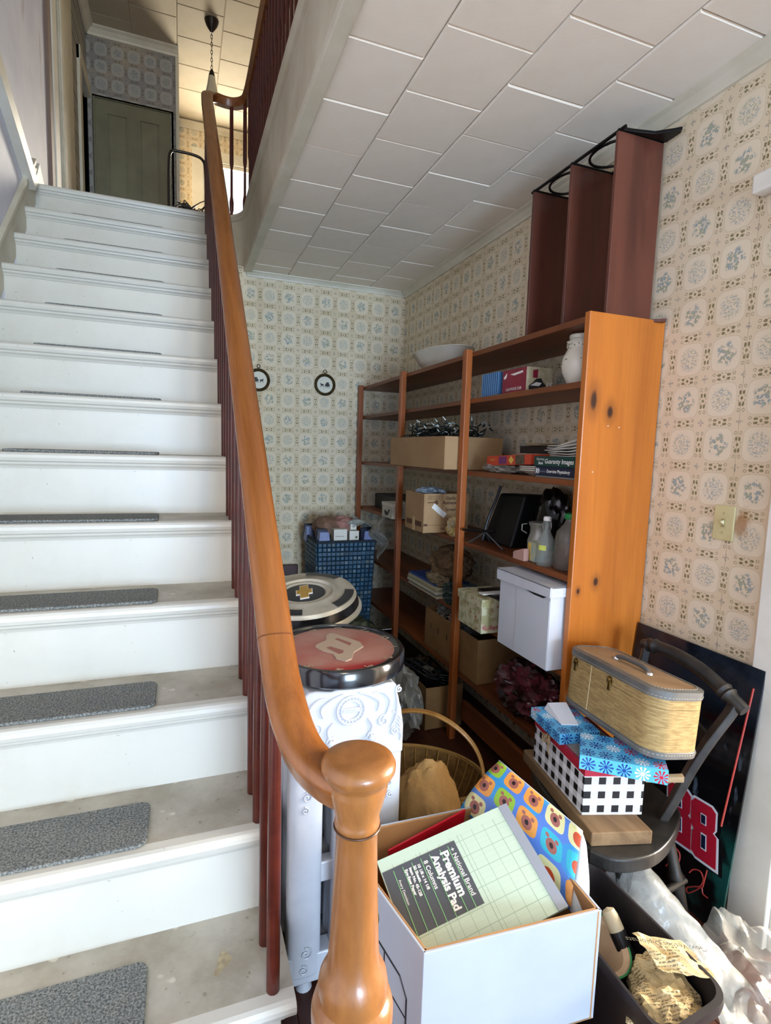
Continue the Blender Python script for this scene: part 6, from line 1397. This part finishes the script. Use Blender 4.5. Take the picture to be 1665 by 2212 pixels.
MB().lathe([(0.0, 0.06), (0.010, 0.06), (0.020, 0.040), (0.026, 0.020), (0.030, 0.0), (0.022, -0.005)], (0.317, 5.951, 4.94), 20).build('lamp_holder', BRZ, pl, smooth=True)
SHD = G('frosted_shade', 0.25, 0.0, 0.6); SHD.col('#cfc7ae'); SHD.p.inputs['Transmission Weight'].default_value = 0.4; SHD.p.inputs['Alpha'].default_value = 0.85; SHD = SHD.mat
MB().lathe([(0.026, 4.945), (0.032, 4.93), (0.040, 4.88), (0.056, 4.80), (0.066, 4.765), (0.068, 4.755), (0.064, 4.757), (0.052, 4.80), (0.036, 4.88), (0.028, 4.93)], (0.317, 5.951, 0.0), 32).build('glass_shade', SHD, pl, smooth=True)
# folding cart with wire at the stair head
cf = thing('folding_cart', 'chromed folding cart frame standing at the head of the stairs', 'cart', (0.07, 5.0, 2.964))
CRM2 = flat('dull_chrome_tube', '#3a3634', 0.3, 0.8)
MB().tube(catmull([(-0.065, 5.0, 2.98), (-0.068, 5.0, 3.40), (-0.064, 5.0, 3.66), (-0.045, 5.0, 3.745), (0.02, 5.0, 3.755), (0.14, 5.0, 3.748), (0.195, 5.0, 3.72), (0.212, 5.0, 3.64), (0.215, 5.0, 3.30), (0.215, 5.0, 2.98)], 6), 0.011, 10).build('tube_frame', CRM2, cf, smooth=True)
MB().tube([(-0.065, 5.0, 3.32), (0.215, 5.0, 3.32)], 0.007, 8).build('cross_bar', CRM2, cf, smooth=True)
for x in (-0.065, 0.215): MB().lathe([(0.0, -0.012), (0.03, -0.012), (0.036, 0.0), (0.03, 0.012), (0.0, 0.012)], seg=20, M=Matrix.Translation((x, 5.03, 3.002)) @ Matrix.Rotation(R(90), 4, 'Y')).build('wheel', BLK, cf, smooth=True)
random.seed(44)
wt = thing('wire_tangle', 'tangle of grey wire heaped on the landing by the cart', 'wire', (0.08, 4.26, 2.964))
for s in range(6):
    MB().tube(catmull([(random.uniform(-0.03, 0.19), random.uniform(4.16, 4.36), 2.972 + random.random() ** 2 * 0.13) for i in range(16)], 4), 0.0035, 5).build('wire', flat('grey_tangle_wire', '#4b4844', 0.35, 0.6), wt, smooth=True)
# ------------------------------------------------------------------ details belong to the part that carries them
CARRY = {'model_car_box': {'carton': ('picture_panel', 'number', 'car_picture', 'driver_picture', 'car_stripe', 'lettering', 'swoosh_print')}, 'netted_box': {'carton': ('net_cord',)},
  'board_game_box': {'carton': ('title_patch', 'badge', 'photo_panel', 'lettering')}, 'navy_textbook': {'spine': ('lettering', 'publisher_mark')}, 'green_binder_book': {'spine': ('lettering',)},
  'garlic_carton': {'end_wall': ('lettering', 'print_bar', 'print_oval', 'print_line', 'white_label'), 'side_wall': ('print_block', 'tape_strip')}, 'rooster_carton': {'carton': ('rooster_print',)},
  'swing_top_bottle': {'bottle_body': ('wire_bail', 'paper_label')}, 'tea_tin': {'carton': ('yellow_panel',)}, 'white_file_box': {'carton': ('front_panel', 'lid_gap')}, 'floral_storage_box': {'carton': ('rose_print',)},
  'slotted_carton': {'side_wall': ('slot_mark',)}, 'lidded_pitcher': {'body': ('spout', 'sprig_print')}, 'serving_bowl': {'dish': ('sprig_print',)}, 'bookcase': {'side_panel': ('nail',)},
  'cast_iron_radiator': {'front_section': ('medallion_ring', 'beading', 'name_bar', 'raised_letters', 'scroll', 'leaf_rib', 'bolt_plate', 'bolt', 'slot_shadow_plate')},
  'round_wall_clock': {'dial': ('numeral', 'big_eight', 'eight_counter', 'minute_hand', 'hour_hand')}, 'chrome_hubcap': {'cap': ('side_band', 'painted_patch'), 'centre_disc': ('bow_tie_rim', 'bow_tie_emblem')},
  'small_white_box': {'carton': ('green_line', 'green_seal', 'print_mark')}, 'white_carton': {'outer_wall.003': ('printed_frame', 'hand_hole')}, 'ledger_pad': {'label_block': ('label_rule', 'lettering')},
  'gingham_gift_box': {'lid': ('lid_picture', 'script_print', 'twine_bow', 'twine_tail')}, 'train_case': {'handle': ('handle_mount',), 'lid': ('latch', 'latch_plate', 'latch_wing'), 'body': ('cloth_seam',)},
  'racing_poster': {'board': ('numeral_shadow', 'numeral_outline', 'numeral', 'numeral_counter_outline', 'numeral_counter', 'signature_stroke', 'red_stripe')}, 'enamel_basin': {'bowl': ('green_rim',)},
  'newspaper_bundle': {'headline_sheet': ('lettering',)}, 'round_picture': {'mat_disc': ('carriage_silhouette', 'horse_silhouette', 'wheel_silhouette'), 'ring_mount': ('hanging_ring',)}, 'light_switch': {'plate': ('toggle_slot', 'toggle', 'screw')},
  'stair_railing': {'handrail': ('scarf_joint',)}}
for root in [o for o in COL.objects if o.parent is None]:
    rule = CARRY.get(root.name.split('.')[0])
    if not rule: continue
    kids = [o for o in COL.objects if o.parent is root]
    for host, names in rule.items():
        hs = [o for o in kids if o.name.split('.')[0] == host.split('.')[0]]
        if not hs: continue
        h = hs[int(host.split('.')[1]) % len(hs)] if '.' in host else hs[0]
        for k in kids:
            if k is not h and k.name.split('.')[0] in names: k.parent = h
